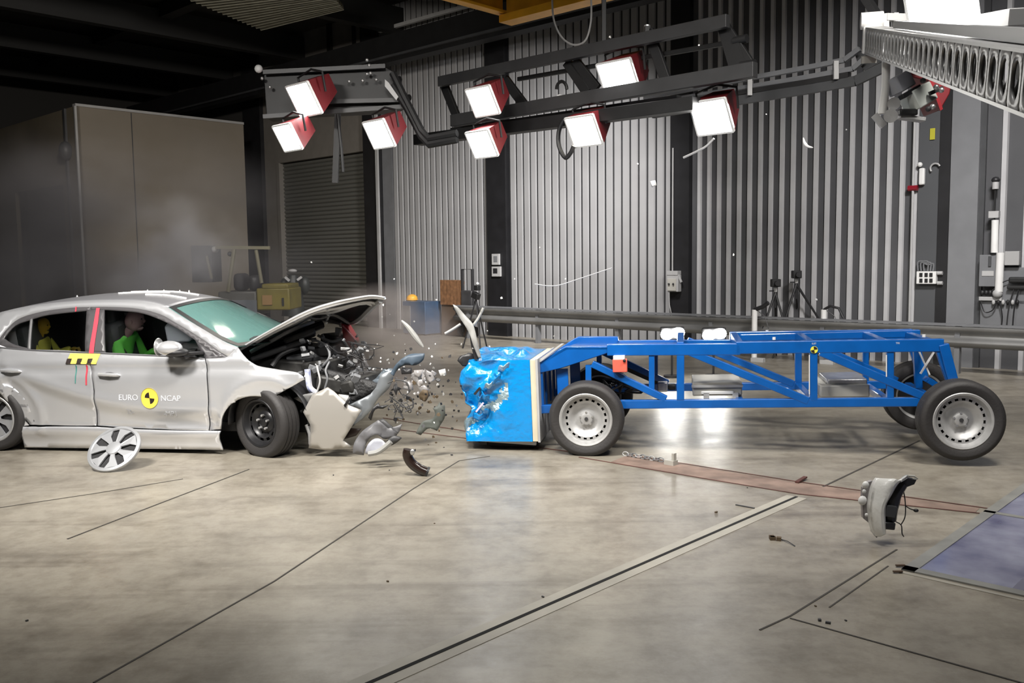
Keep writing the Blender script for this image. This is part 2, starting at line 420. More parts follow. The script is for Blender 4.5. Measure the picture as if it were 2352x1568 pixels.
wbox('booth_doorway', bu-4.2, bu-.95, 0, BH-1.75, bn-.6, bn-.3, mat('doorway_painted_shade', (.03, .03, .032), .8), booth)  # dark sheet paints the shade inside the open doorway
wbox('booth_front', bu-LW, bu-4.2, 0, BH-1.75, bn-.1, bn, MATS['booth_front_render'], booth)
wbox('booth_post', bu-.62, bu-.52, 0, BH, bn, bn+.05, dgrey, booth)
wbox('booth_post', bu-.02, bu+.04, 0, BH, bn-.02, bn+.03, lgrey, booth)
mb = MB(); mb.ball(B(bu-.42, bn+.1, BH-1.0), .16, (1, 1, 1.4)); mb.build('booth_siren', dgrey, booth)
# white ceiling duct ends and the braced opening high up on the left
wbox('wall_panel', wu(600), wu(845), wp(700, 190)[1], wp(700, 60)[1], 0, .05, mat('upper_wall_cream', (.20, .19, .175), .7, var=.15))
for a, b, c, d in ((410, 160, 470, 240), (488, 140, 530, 215)):
    u0, z0 = wp(a, b); u1, z1 = wp(c, d); wbox('upper_window', u0, u1, z1, z0, 0, .04, mat('dim_pane', (.10, .095, .09), .6))
wbox('upper_post', wu(772), wu(780), wp(776, 250)[1], wp(776, 0)[1], .06, .14, blkmet)
wbox('upper_post', wu(828), wu(833), wp(830, 140)[1], wp(830, 40)[1], .06, .12, blkmet)
# ================================================================ WHEELS
def tyre_mesh(mb, c, ax, Ro, Ri, w, seg=56, squash=0):
    h = w/2
    pr = [(Ri, -h*.82), (Ri+.02, -h*.98), (Ro*.86, -h*1.04), (Ro*.955, -h*.95), (Ro*.985, -h*.80), (Ro, -h*.70)]
    for g in (-.42, 0, .42):
        pr += [(Ro, h*(g-.06)), (Ro-.007, h*(g-.045)), (Ro-.007, h*(g+.045)), (Ro, h*(g+.06))]
    pr += [(Ro, h*.70), (Ro*.985, h*.80), (Ro*.955, h*.95), (Ro*.90, h*1.03), (Ro*.88, h*1.05), (Ro*.86, h*1.04), (Ri+.02, h*.98), (Ri, h*.82)]
    mb.lathe(pr, c, ax, seg, closed=True); return mb
def wheel(parent, c, ax, Ro, w, style='holes', rimR=.205, tm=None, rm=None, spin=0.0):
    """parts of a wheel under one part 'wheel' ; ax points outwards"""
    c = V(c); ax = V(ax).normalized(); a, b = frame_axes(ax)
    tw = tyre_mesh(MB(), c, ax, Ro, rimR-.004, w).build('wheel', tm or rubber, parent)
    h = w/2; rm = rm or steel
    pr = [(rimR-.002, -h*.9), (rimR-.02, -h*.8), (rimR-.03, 0), (rimR-.024, h*.55), (rimR-.008, h*.80), (rimR+.006, h*.92), (rimR+.010, h*.96), (rimR+.004, h*1.0),
          (rimR-.012, h*.94), (rimR-.018, h*.80), (rimR-.030, h*.52)]
    MB().lathe(pr, c, ax, 64).build('rim', rm, tw)
    o2 = rimR-.030
    if style == 'holes':
        pr = [(o2, h*.52), (o2-.012, h*.50), (o2-.030, h*.53), (o2-.044, h*.47), (o2-.06, h*.30), (o2-.085, h*.12), (o2-.10, h*.10), (.062, h*.18), (.05, h*.36), (.034, h*.42), (.02, h*.40), (.0, h*.40)]
        MB().lathe(pr, c, ax, 120, skip=lambda i, k: i == 1 and k % 6 in (0, 1, 2)).build('wheel_disc', rm, tw)
        for k in range(5):
            t = 2*PI*k/5+.3+spin; p = c+(a*math.cos(t)+b*math.sin(t))*.056+ax*h*.20; MB().cyl(p, p+ax*.022, .0095, 8).build('wheel_bolt', alu, tw)
        MB().cyl(c+ax*h*.30, c+ax*h*.50, .016, 16).build('hub_cap', darkp, tw)
        MB().disc(c-ax*h*.35, ax, rimR-.02, 40).build('brake_disc', blkmet, tw)
    elif style == 'steel':
        pr = [(o2, h*.52), (o2-.010, h*.46), (o2-.035, h*.50), (o2-.05, h*.30), (o2-.075, h*.20), (.085, h*.34), (.06, h*.40), (.045, h*.30), (.04, h*.42), (.03, h*.46), (0, h*.46)]
        MB().lathe(pr, c, ax, 96, skip=lambda i, k: i == 1 and k % 8 in (0, 1, 2, 3)).build('wheel_disc', rm, tw)
        for k in range(5):
            t = 2*PI*k/5+.3+spin; p = c+(a*math.cos(t)+b*math.sin(t))*.062+ax*h*.34; MB().cyl(p, p+ax*.03, .011, 8).build('wheel_bolt', steel, tw)
        MB().disc(c-ax*h*.3, ax, rimR-.02, 40).build('brake_disc', dgrey, tw)
    else:
        cover(tw, c, ax, rimR-.004, h*.55, 'wheel_cover', flat_=True)
    return tw
def cover(parent, c, ax, r, t, name, m=None, back=None, up=None, flat_=False):   # seven-spoke plastic wheel trim with slanted slots
    a, b = frame_axes(V(ax), up); ax = V(ax).normalized(); c = V(c)
    o = MB().lathe([(r, t-.02), (r+.004, t), (r, t+.008), (r*.90, t+.012), (r*.86, t+.004), (r*.86, t-.008), (r*.9, t-.012), (r, t-.02)], c, ax, 64).build(name, m or wheelcov, parent)
    if flat_: o = parent
    MB().disc(c+ax*(t-.012), ax, r*.95, 40).build('cover_back', back or blackp, o)
    mb = MB()
    for k in range(7):
        t0 = 2*PI*k/7
        def q(rr, an, z): return c+(a*math.cos(t0+an)+b*math.sin(t0+an))*rr*r+ax*(t+z)
        pts = [q(.10, -.35, .012), q(.45, -.30, .012), q(.89, -.33, .006), q(.89, .27, .006), q(.62, .12, .010), q(.30, .22, .014), q(.10, .5, .012)]
        mb.prism(pts, -ax*.014)
    mb.build('cover_spokes', m or wheelcov, o, smooth=False)
    MB().lathe([(.30*r, t+.006), (.27*r, t+.018), (.15*r, t+.022), (0, t+.022)], c, ax, 28).build('cover_boss', m or wheelcov, o)
    return o
wheelcov = mat('wheel_cover_silver', (.46, .47, .49), .35, .5)

# ================================================================ THE SILVER CAR
Yc = 7.85; cy0 = ray(612, 1055); cl = V(((612-1176)/FPX*Yc*1.0, Yc, 0))
CF = Frame(V((0, 0, 0)), Matrix.Rotation(R(-8.7), 3, 'Z'))
near = V((ray(612, 985).x/ray(612, 985).y*Yc, Yc, 0))          # near front wheel, outer face
CF = Frame(near - Matrix.Rotation(R(-8.7), 3, 'Z') @ V((0, -.87, 0)), Matrix.Rotation(R(-8.7), 3, 'Z'))
car = thing('hatchback_car', 'silver hatchback with crumpled front, raised bonnet and yellow roundel on its door', 'car', CF.loc, CF.rot)
def lerp(t, tab):
    if t <= tab[0][0]: return tab[0][1]
    for (a, x), (b, y) in zip(tab[:-1], tab[1:]):
        if t <= b:
            k = (t-a)/(b-a); return x+(y-x)*k
    return tab[-1][1]
def sm(t, a, b):
    k = max(0, min(1, (t-a)/(b-a))); return k*k*(3-2*k)
BELT = [(.10, .80), (.18, .845), (.26, .862), (.36, .870), (.5, .884), (.65, .890), (.78, .886), (.86, .872), (.93, .848), (1.0, .812), (1.1, .755), (1.2, .695), (1.30, .632), (1.36, .590), (1.42, .52), (1.5, .4)]
def side_y(x, z):
    y = lerp(z, BELT)
    zs = .5*(lerp(z-.035, BELT)+lerp(z+.035, BELT)); y = .5*y+.5*zs
    if x > .25: y -= .10*sm(x, .25, 1.2)**1.3
    if x < -2.7: y -= .16*sm(x, -2.7, -3.7)
    # upper crease through the door handles and hollow under it
    y += .010*math.exp(-((z-.835-.02*(x+1.3))/.022)**2)*(z < 1)
    y -= .014*math.exp(-((z-.775-.02*(x+1.3))/.035)**2)
    # rising swoosh low on the doors: the panel tucks in below it
    if -2.5 < x < -.45:
        zc = .30+.42*max(0, (-x-1.0)/1.6)**1.6 if x < -1.0 else .30-.0*x
        d = z-zc
        if d < .10: y -= .030*sm(-d, -.10, .02)*sm(z, .20, .27)*(1-.0)
        y += .012*math.exp(-((d-.12)/.05)**2)
    # arch lips
    for ax_, cz, rr in ((0.0, .30, .36), (-2.58, .31, .36)):
        d = math.hypot(x-ax_, z-cz)
        if z > .18: y += .018*math.exp(-((d-rr-.035)/.035)**2)
    return y
def cpt(px, py):                     # picture point -> (x, z) on the near body side
    y = .86
    for _ in range(10):
        q = CF.at(px, py, -y); y = side_y(q.x, q.z)
    return q.x, q.z
def cpx(pts): return [cpt(p[0], p[1])+((1,) if len(p) > 2 else ()) for p in pts]
def cxy(px, py, y): return CF.at(px, py, y)
def panel(name, pts, m, step=.035, off=0.0, solid=.018, far=True, parent=car, m2=None, keep3=None, smooth_=True, xz=False):
    if not xz: pts = cpx(pts)
    poly = cat_curve(pts, .03) if smooth_ else [p[:2] for p in pts]
    vs, fs = fill2d(poly, step)
    os_ = []
    for s in ((-1, 1) if far else (-1,)):
        mb = MB(); mb.tris([V((v.x, s*(side_y(v.x, v.y)+off), v.y)) for v in vs], [f if s > 0 else f[::-1] for f in fs])
        b = mb.b; b.normal_update()
        if sum(f.normal.y*f.calc_area() for f in b.faces)*s < 0:
            for f in b.faces: f.normal_flip()
        o = mb.build(name, m, parent, fixn=False, solid=solid, m2=m2, ang=60); os_.append(o)
    return os_
# --- doors, wing, quarter
belt_r = [(0, 795), (69, 801), (130, 803), (195, 806)]
rd = panel('rear_door', [(3, 797, 1), (69, 802), (140, 804), (205, 808, 1), (207, 841), (214, 898), (220, 941), (221, 977, 1), (160, 977), (100, 976), (69, 975, 1), (48, 951), (29, 930), (6, 908), (-10, 893), (-14, 850), (-8, 815)], silver)
fd = panel('front_door', [(209, 808, 1), (300, 812), (400, 817), (470, 823, 1), (474, 850), (477, 927), (478, 988, 1), (400, 986), (300, 982), (224, 977, 1), (223, 941), (217, 898), (211, 850)], silver)
arch_f = [(511, 1032, 1), (504, 994), (507, 964), (519, 941), (541, 921), (575, 910), (624, 912, 1)]
panel('front_wing', [(473, 823, 1), (500, 822), (524, 818), (546, 797, 1), (560, 816), (587, 838), (638, 848), (684, 856), (699, 871, 1), (660, 893), (624, 913, 1), (575, 910), (541, 921), (519, 941), (507, 964), (504, 985, 1), (492, 986), (481, 988, 1), (480, 927), (477, 850)], silver, far=False)
panel('side_skirt', [(45, 980, 1), (130, 979), (224, 980), (300, 985), (400, 989), (505, 990, 1), (504, 1010), (512, 1033, 1), (400, 1031), (224, 1029), (57, 1027, 1), (50, 1003)], silver, off=.004)
# rear quarter continues out of the picture as a closed tail
qx = [(p[0], p[1]) for p in cpx([(-2, 797), (-10, 815), (-16, 850), (-12, 893), (4, 908), (27, 932), (66, 976), (42, 980, )])]
arch_r = [(-2.64+.355*math.cos(t), .31+.345*math.sin(t)) for t in [R(a) for a in range(8, 176, 12)]]
quarter = [(x, z, 1) for x, z in qx]+[(x, z, 1) for x, z in arch_r]+[(-2.95, .22, 1), (-3.22, .26, 1), (-3.34, .45, 1), (-3.36, .75, 1), (-3.30, .95, 1), (-3.12, 1.13, 1), (-2.72, 1.02, 1), (-2.45, .945, 1)]
panel('rear_quarter', quarter, silver, smooth_=False, xz=True)
# --- silver frame over the windows
top_edge = [(-60, 741), (0, 717), (86, 700), (172, 692), (258, 689), (330, 691), (375, 700), (404, 718), (459, 751), (512, 782), (546, 797, 1)]
low_edge = [(524, 819, 1), (503, 806), (470, 782), (431, 757), (400, 739), (367, 721), (316, 708), (258, 704), (207, 704), (161, 706), (95, 715), (43, 731), (15, 755), (-2, 776, 1), (-6, 796, 1), (-30, 790), (-60, 780)]
panel('roof_pillar_frame', [(-60, 741, 1)]+top_edge[1:]+low_edge[:-1]+[(-60, 782, 1)], silver, step=.05)
trimm = mat('window_surround_dark', (.075, .072, .076), .35)
glass_d = mat('side_glass', (.75, .8, .8), .03, trans=1.0, ior=1.35, spec=.4)
# dark surround pieces
panel('window_surround', [(-2, 777, 1), (15, 756), (43, 732), (95, 716), (161, 707), (207, 705, 1), (207, 712, 1), (198, 713), (138, 719), (98, 725), (69, 734), (34, 747), (8, 776, 1), (30, 790), (66, 800), (66, 803, 1), (0, 797, 1)], trimm, off=-.004, step=.03)
panel('window_surround', [(207, 705, 1), (258, 705), (316, 709), (367, 722), (400, 740), (431, 758), (470, 783), (503, 807), (523, 820, 1), (470, 823, 1), (474, 817, 1), (500, 817), (478, 801), (445, 779), (402, 751), (359, 730), (316, 717), (258, 712), (240, 711, 1), (207, 711, 1)], trimm, off=-.004, step=.03)
panel('centre_pillar_cover', [(199, 711, 1), (239, 711, 1), (241, 809, 1), (195, 807, 1)], trimm, off=-.002)
panel('window_divider', [(69, 733, 1), (74, 731, 1), (69, 803, 1), (63, 802, 1)], mat('divider_grey', (.16, .16, .165), .4), off=.0)
gl = dict(off=-.016, solid=0, step=.06)
panel('quarter_window', [(6, 779, 1), (34, 746), (69, 733, 1), (66, 802, 1), (30, 792)], glass_d, **gl)
panel('rear_door_window', [(73, 732, 1), (98, 724), (138, 718), (199, 712, 1), (196, 807, 1), (69, 803, 1)], glass_d, **gl)
panel('front_door_window', [(238, 711, 1), (258, 712), (316, 716), (359, 729), (402, 750), (445, 778), (476, 800, 1), (474, 818, 1), (400, 817), (241, 810, 1)], glass_d, **gl)
panel('mirror_triangle', [(446, 779, 1), (478, 800), (514, 820, 1), (470, 823, 1)], mat('dark_satin', (.05, .048, .052), .4), off=-.008)
panel('window_sill_trim', [(-2, 796, 1), (69, 802), (205, 808), (400, 817), (470, 822, 1), (470, 825, 1), (400, 820), (205, 811), (69, 805), (-2, 799, 1)], mat('sill_trim', (.10, .10, .105), .3), off=.003, step=.05)
# --- roof and windscreen
def edge_pts(pts, n):
    c = [cpt(*p) for p in cat_curve([(p[0], p[1]) for p in pts], 8, closed=False)]
    L = [0]
    for a, b in zip(c[:-1], c[1:]): L.append(L[-1]+math.dist(a, b))
    out = []
    for i in range(n+1):
        s = L[-1]*i/n; k = 0
        while k < len(L)-2 and L[k+1] < s: k += 1
        f = (s-L[k])/max(1e-9, L[k+1]-L[k]); x = c[k][0]+(c[k+1][0]-c[k][0])*f; z = c[k][1]+(c[k+1][1]-c[k][1])*f
        out.append(V((x, side_y(x, z), z)))
    return out
E1 = edge_pts([(-60, 741), (0, 717), (86, 700), (172, 692), (258, 689), (330, 691), (385, 705)], 40)
def roof_fn(i, j):
    p = E1[min(40, int(round(i*40)))]; t = (j*2-1); w = p.y
    return V((p.x+.07*(1-t*t)*i**8, t*w, p.z+.055*(1-t*t)**.9*min(1, .4+i*1.2)))
roofm = mat('roof_silver_dark_reflection', (.30, .30, .32), .38, .5)  # body silver darkened in colour to imitate the dark ceiling's reflection
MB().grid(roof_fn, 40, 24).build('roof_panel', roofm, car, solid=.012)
E2 = edge_pts([(387, 706), (466, 757), (512, 783), (546, 796)], 24)
def ws_fn(i, j, ins=0.0):
    p = E2[min(24, int(round(i*24)))]; t = (j*2-1)
    return V((p.x+(.07+.10*i)*(1-t*t), t*(p.y-.004), p.z+(.052-.045*i)*(1-t*t)))
wsg = mat('windscreen_glass', (.24, .46, .43), .04, trans=.55, ior=1.45, spec=.8, coat=.6)
MB().grid(ws_fn, 24, 24).build('windscreen', wsg, car, solid=.006)
mb = MB(); bd = .035                      # black border of the glass
mb.grid(lambda i, j: ws_fn(i, j)+V((.004, 0, .005)), 24, 24, keep=lambda i, j: i < .05 or i > .93 or j < .03 or j > .97)
mb.build('windscreen_border', blackp, car)
mb = MB()
for (a, b, c, d) in ((.90, .12, .78, .62), (.93, .5, .86, .93)): mb.tube([ws_fn(a+(c-a)*k/8, b+(d-b)*k/8)+V((.02, 0, .022)) for k in range(9)], .008, 6)
mb.build('wiper', blackp, car)
# tail so the body closes beyond the frame
E3 = [V((-3.12, side_y(-3.12, 1.13), 1.13)), V((-3.30, side_y(-3.30, .95), .95)), V((-3.36, side_y(-3.36, .75), .75)), V((-3.34, side_y(-3.34, .45), .45)), V((-3.22, side_y(-3.22, .26), .26))]
rp = E1[0]
mb = MB(); ln = [V((rp.x, rp.y, rp.z)), V((-2.95, side_y(-2.95, 1.2), 1.22))]+E3
mb.grid(lambda i, j: V((ln[int(round(i*6))].x-.06*(1-(2*j-1)**2), (2*j-1)*ln[int(round(i*6))].y, ln[int(round(i*6))].z)), 6, 10); mb.build('tailgate', silver, car, solid=.02)
# underbody, arches, dark inner liners
mb = MB(); mb.box((-1.55, 0, .24), (3.3, 1.45, .08)); mb.box((-1.30, 0, .42), (1.55, 1.50, .3)); mb.build('floor_pan', blkmet, car)
for s in (-1, 1):
    for x0, nm in ((0.0, 'wheel_arch_liner'), (-2.64, 'wheel_arch_liner')):
        MB().grid(lambda i, j, x0=x0, s=s: V((x0+.375*math.cos(R(-5+190*i)), s*(.60+.235*j), .31+.375*math.sin(R(-5+190*i)))), 20, 2).build(nm, blackp, car, solid=.006)
        MB().box((x0, s*.56, .42), (.72, .04, .5)).build(nm, blackp, car)
# front scuttle and bulkhead
mb = MB(); mb.box((-.72, 0, .62), (.06, 1.5, .62)); mb.box((-.56, 0, .94), (.28, 1.36, .05)); mb.build('bulkhead', darkp, car)
# --- wheels
cz = .30
stR = Matrix.Rotation(R(-24), 3, 'Z')
wheel(car, (-.035, -.77, cz), stR @ V((0, -1, 0)), .318, .205, 'steel', .205, rm=mat('black_wheel_steel', (.022, .022, .024), .35, .3))
wheel(car, (.02, .765, cz), stR @ V((0, 1, 0)), .305, .20, 'steel', .20, rm=MATS['black_wheel_steel'])
for s in (-1, 1): wheel(car, (-2.665, s*.77, cz+.005), (0, s, 0), .305, .20, 'cover', .21)
# --- details on the near side
def on(x, z, o=0.0): return V((x, -(side_y(x, z)+o), z))
for hx, hy in ((251, 861), (26, 852)):
    x, z = cpt(hx, hy)
    MB().lathe([(0, -.002), (.6, -.002), (1, .004), (.6, -.01), (0, -.012)], (0, 0, 0), (0, -1, 0), 24).build
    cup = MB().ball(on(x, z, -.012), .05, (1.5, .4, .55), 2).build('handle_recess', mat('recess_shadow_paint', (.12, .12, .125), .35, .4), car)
    hd = MB().tube([on(x-.105, z, .002), on(x-.09, z+.006, .022), on(x, z+.008, .034), on(x+.09, z+.002, .022), on(x+.105, z-.004, .002)], [.006, .014, .016, .014, .006], 10).build('door_handle', silver, car)
mx, mz = cpt(408, 795)
mir = MB().ball(V((mx+.02, -1.0, mz)), .1, (1.15, 1.0, .66), 3).build('door_mirror', silver, car)
MB().ball(V((mx+.06, -.98, mz-.035)), .095, (1.25, 1.0, .42), 3).build('mirror_base', blackp, mir)
MB().beam(V((mx+.10, -.98, mz-.05)), on(mx+.25, mz-.055, -.01), .05, .03).build('mirror_arm', blackp, mir, bevel=.008)
MB().lathe([(0, 0), (.075, 0), (.08, .006)], V((mx-.075, -1.0, mz+.01)), (-1, 0, 0), 20).build('mirror_glass', alu, mir)
# stickers
def flat(name, pts, m, off, step=.02): return panel(name, pts, m, step=step, off=off, solid=0, far=False)[0]
yst = mat('yellow_sticker', (.80, .68, .12), .5); blk = mat('black_print', (.02, .012, .01), .5)
tagy = mat('yellow_roundel', (.82, .60, .08), .5)
rx, rz = cpt(344, 914)
circ = [(rx+.082*math.cos(2*PI*k/40), rz+.092*math.sin(2*PI*k/40)) for k in range(40)]
rd_ = panel('roundel', circ, tagy, step=.02, off=.0025, solid=0, far=False, smooth_=False, xz=True)[0]
ring = MB(); ring.tube([on(x, z, .003) for x, z in circ], .0022, 6, closed=True); ring.build('roundel_edge', mat('roundel_edge', (.35, .30, .12), .5), rd_)
for a0 in (95, 275):
    pts = [(rx, rz)]+[(rx+.046*math.cos(R(a0+k*10)), rz+.052*math.sin(R(a0+k*10))) for k in range(9)]
    panel('roundel_quadrant', pts, blk, step=.02, off=.004, solid=0, far=False, smooth_=False, xz=True, parent=rd_)
let = mat('white_lettering', (.66, .67, .70), .5)
RX = Matrix.Rotation(R(90), 4, 'X')
warp = lambda v: V((v.x, -(side_y(v.x, v.z)+.003), v.z))
def lettering(s, px, py, size, m=let, al='CENTER'):
    x, z = cpt(px, py); return text(s, size, m, 'door_lettering', car, Matrix.Translation((x, 0, z)) @ RX, 0.0, warp, al)
lettering('EURO', 295, 913, .072); lettering('NCAP', 392, 915, .072); lettering('25-', 300, 946, .062); lettering('-MP1', 392, 950, .066)
# yellow and black marker block, red and blue tapes
mk = flat('marker_sticker', [(162, 811, 1), (231, 812, 1), (221, 836, 1), (151, 835, 1)], yst, .0035)
for k in range(3):
    a = 151+k*24; flat('marker_block', [(a, 835, 1), (a+4, 823, 1), (a+15, 823, 1), (a+11, 835, 1)], blk, .005).parent = mk
redt = mat('red_tape', (.62, .05, .08), .5)
flat('red_tape', [(222, 707, 1), (230, 707, 1), (226, 740, 1), (216, 811, 1), (205, 811, 1), (213, 760, 1)], redt, .005)
flat('red_tape', [(197, 838, 1), (201, 838, 1), (200, 884, 1), (197, 884, 1)], redt, .004)
flat('green_tape', [(173, 838, 1), (175.5, 838, 1), (174.5, 880, 1), (172.5, 880, 1)], mat('green_tape', (.06, .25, .22), .5), .004)
flat('red_tape', [(174, 704, 1), (177, 704, 1), (176, 715, 1), (173, 715, 1)], redt, .005)
# white measuring tapes and little posts on the roof
mb = MB()
for (a, b, c, d, w) in ((.62, .30, .86, .42, .02), (.66, .42, .95, .55, .02), (.80, .20, .97, .28, .022)):
    p, q = roof_fn(a, b)+V((0, 0, .006)), roof_fn(c, d)+V((0, 0, .006)); mb.tube([roof_fn(a+(c-a)*k/8, b+(d-b)*k/8)+V((0, 0, .004)) for k in range(9)], w*.6, 6)
mb.build('roof_tape', white, car)
for (a, b) in ((.62, .75), (.70, .80), (.77, .84), (.82, .84), (.30, .55)):
    p = roof_fn(a, b); MB().cyl(p, p+V((0, 0, .028)), .012, 8, .004).build('roof_marker', white, car)

# ---------------------------------------------------------------- crushed bonnet
nr = [(549, 799), (600, 768), (655, 738), (690, 720), (724, 706), (760, 695), (796, 686), (851, 677), (885, 681)]
nyy = [-.74, -.735, -.73, -.73, -.725, -.71, -.70, -.66, -.60]
NE = [cxy(px, py, y) for (px, py), y in zip(nr, nyy)]
fr = [(700, 760), (706, 748), (716, 742), (722, 738), (728, 736), (738, 734), (750, 735), (768, 738), (786, 742)]
fyy = [.72, .70, .68, .66, .62, .58, .52, .46, .40]
FE = [cxy(px, py, y) for (px, py), y in zip(fr, fyy)]
def curve_at(P_, t):
    n = len(P_)-1; s = min(n-1e-6, t*n); i = int(s); f = s-i
    p0 = P_[max(0, i-1)]; p1 = P_[i]; p2 = P_[i+1]; p3 = P_[min(n, i+2)]
    return .5*(2*p1+(p2-p0)*f+(2*p0-5*p1+4*p2-p3)*f*f+(3*p1-p0-3*p2+p3)*f**3)
def hood_fn(i, j):
    a = curve_at(NE, i); b = curve_at(FE, i)
    p = a.lerp(b, j)
    p.z += .05*math.sin(PI*j)*(1-i)*1.0 - .02*math.sin(PI*j)*i
    cr = math.sin(PI*j)
    p.z += cr*(.035*math.sin(i*15+j*5)*i + .03*noise.noise(V((i*5, j*4, 3)))*i)
    p.x += cr*.03*noise.noise(V((i*4, j*5, 9)))*i
    return p
hood = MB().grid(hood_fn, 44, 30).build('bonnet', silver, car, fixn=False, solid=.016, m2=silver_in, ang=50)
mb = MB()                                  # folded edge and inner frame of the bonnet
mb.tube([hood_fn(k/24, .01)+V((0, .012, -.018)) for k in range(25)], [.012+.012*math.sin(k/24*PI) for k in range(25)], 8)
mb.build('bonnet_edge', silver, hood)
mb = MB()
for j0, j1, i0, i1 in ((.10, .12, .05, .97), (.35, .18, .1, .95), (.38, .70, .1, .95), (.85, .85, .1, .9)):
    mb.tube([hood_fn(i0+(i1-i0)*k/16, j0+(j1-j0)*k/16)+V((0, 0, -.032)) for k in range(17)], .022, 6)
for i0, i1 in ((.97, .97), (.6, .75), (.3, .4)):
    mb.tube([hood_fn(i0+(i1-i0)*k/12, .03+.94*k/12)+V((-.01, 0, -.03)) for k in range(13)], .026 if i0 > .9 else .018, 6)
mb.build('bonnet_frame', mat('bonnet_inner_silver', (.5, .5, .5), .4, .3), hood)
mb = MB(); mb.grid(lambda i, j: hood_fn(.45+.5*i, .08+.8*j)+V((0, 0, -.03+.01*math.sin(j*9))), 10, 10); mb.build('bonnet_lining', blackp, hood)
# ---------------------------------------------------------------- engine bay wreck
rnd = random.Random(5)
eng = thing('engine_bay', None, None); eng.parent = car
def ec(px, py, y): return cxy(px, py, y)
mb = MB()
for px, py, y, d, an in ((700, 815, .0, (.34, .5, .20), 10), (752, 850, -.25, (.30, .42, .22), -8), (780, 880, -.45, (.40, .30, .14), 12), (640, 800, .1, (.36, .9, .16), 14), (820, 880, -.35, (.26, .5, .12), -14), (730, 900, -.3, (.3, .5, .25), 0), (660, 850, -.1, (.5, .7, .3), 6), (800, 915, -.2, (.28, .5, .12), -10)):
    mb.box(ec(px, py, y), d, Matrix.Rotation(R(an), 3, 'Y') @ Matrix.Rotation(R(an*1.3), 3, 'Z'))
mb.build('engine_block', mat('dirty_engine_metal', (.045, .044, .042), .5, .3, var=.5, vscale=14), eng, bevel=.025)
mb = MB()
for px, py, y, d, an in ((690, 775, -.15, (.30, .45, .06), -22), (650, 800, -.35, (.45, .2, .05), -18), (740, 805, -.1, (.34, .35, .10), -6), (770, 790, .15, (.18, .3, .2), 10), (620, 812, -.4, (.35, .25, .05), -20)):
    mb.box(ec(px, py, y), d, Matrix.Rotation(R(an), 3, 'Y') @ Matrix.Rotation(R(-an), 3, 'Z'))
mb.build('engine_cover', darkp, eng, bevel=.02)
def hose(name, pts, r, m, ys):
    P_ = [ec(px, py, y) for (px, py), y in zip(pts, ys)]; return MB().tube([curve_at(P_, k/18) for k in range(19)], r, 8).build(name, m, eng)
hose('coolant_hose', [(625, 840), (645, 815), (680, 800), (715, 790)], .022, darkp, [-.5, -.45, -.35, -.2])
hose('coolant_hose', [(740, 842), (757, 818), (745, 790), (700, 775)], .012, mgrey, [-.5, -.5, -.4, -.2])
hose('coolant_hose', [(730, 770), (760, 784), (785, 780), (800, 800)], .014, mgrey, [-.2, -.2, -.15, -.1])
hose('intake_pipe', [(660, 828), (700, 822), (750, 818), (790, 830)], .045, mgrey, [-.35, -.3, -.2, -.2])
hose('air_duct', [(590, 815), (640, 790), (690, 765), (740, 745)], .04, darkp, [-.3, -.2, 0, .2])
hose('air_duct', [(575, 808), (620, 785), (670, 758), (720, 738)], .018, lgrey, [-.45, -.4, -.3, -.1])
hose('strut_tube', [(745, 895), (752, 870), (748, 850), (757, 830)], .010, mgrey, [-.62, -.62, -.6, -.55])
hose('strut_tube', [(728, 900), (735, 875), (730, 850), (728, 840)], .009, lgrey, [-.66, -.66, -.64, -.6])
hose('washer_bottle_neck', [(706, 848), (708, 868), (712, 890), (725, 902)], .028, mat('blue_white_plastic', (.28, .32, .52), .4, var=.7, col2=(.7, .7, .7), vscale=20), [-.68, -.68, -.68, -.66])
mb = MB()
for k in range(90):
    px = rnd.uniform(690, 850); py = rnd.uniform(775, 925)-max(0, (px-780))*.1; y = rnd.uniform(-.6, .1); s = rnd.uniform(.015, .05)
    mb.box(ec(px, py, y), (s*rnd.uniform(.6, 2.4), s, s*rnd.uniform(.5, 1.6)), Matrix.Rotation(rnd.uniform(0, 3), 3, V((rnd.random(), rnd.random(), rnd.random())).normalized()))
tag(mb.build('broken_bits', mgrey, eng, bevel=.004), None, kind='stuff')
mb = MB()
for k in range(34):
    px = rnd.uniform(690, 862); py = rnd.uniform(785, 900); y = rnd.uniform(-.6, .0); s = rnd.uniform(.01, .03)
    mb.box(ec(px, py, y), (s*rnd.uniform(.6, 3), s, s*rnd.uniform(.5, 1.6)), Matrix.Rotation(rnd.uniform(0, 3), 3, V((rnd.random(), rnd.random(), rnd.random())).normalized()))
tag(mb.build('bright_bits', lgrey, eng), None, kind='stuff')
mb = MB()
for k in range(18):
    x0 = rnd.uniform(700, 840); y0 = rnd.uniform(790, 880); yy = rnd.uniform(-.6, -.1)
    pts = [ec(x0+rnd.uniform(-14, 14)*i+4*i, y0+rnd.uniform(-12, 14)*i*.5, yy+rnd.uniform(-.04, .04)) for i in range(6)]
    mb.tube([curve_at(pts, k2/14) for k2 in range(15)], .0045, 5)
tag(mb.build('loose_wiring', blackp, eng), None, kind='stuff')
tl = MB(); tl.prism([ec(*p) for p in ((783, 742, .1), (797, 748, .1), (818, 782, .1), (812, 800, .12), (797, 808, .12), (788, 780, .1))], (0, .12, .0)); tl.build('red_reservoir', redp, eng, bevel=.01)
MB().tube([ec(787, 748, .08), ec(800, 762, .07), ec(817, 782, .06)], .008, 6).build('red_reservoir_highlight_strip', mat('painted_pink_highlight', (.7, .25, .3), .3), eng)  # pale pink strip paints a highlight on the red reservoir
MB().prism([ec(*p) for p in ((770, 752, .05), (783, 755, .05), (778, 775, .05), (769, 770, .05))], (0, .05, 0)).build('bracket', lgrey, eng)
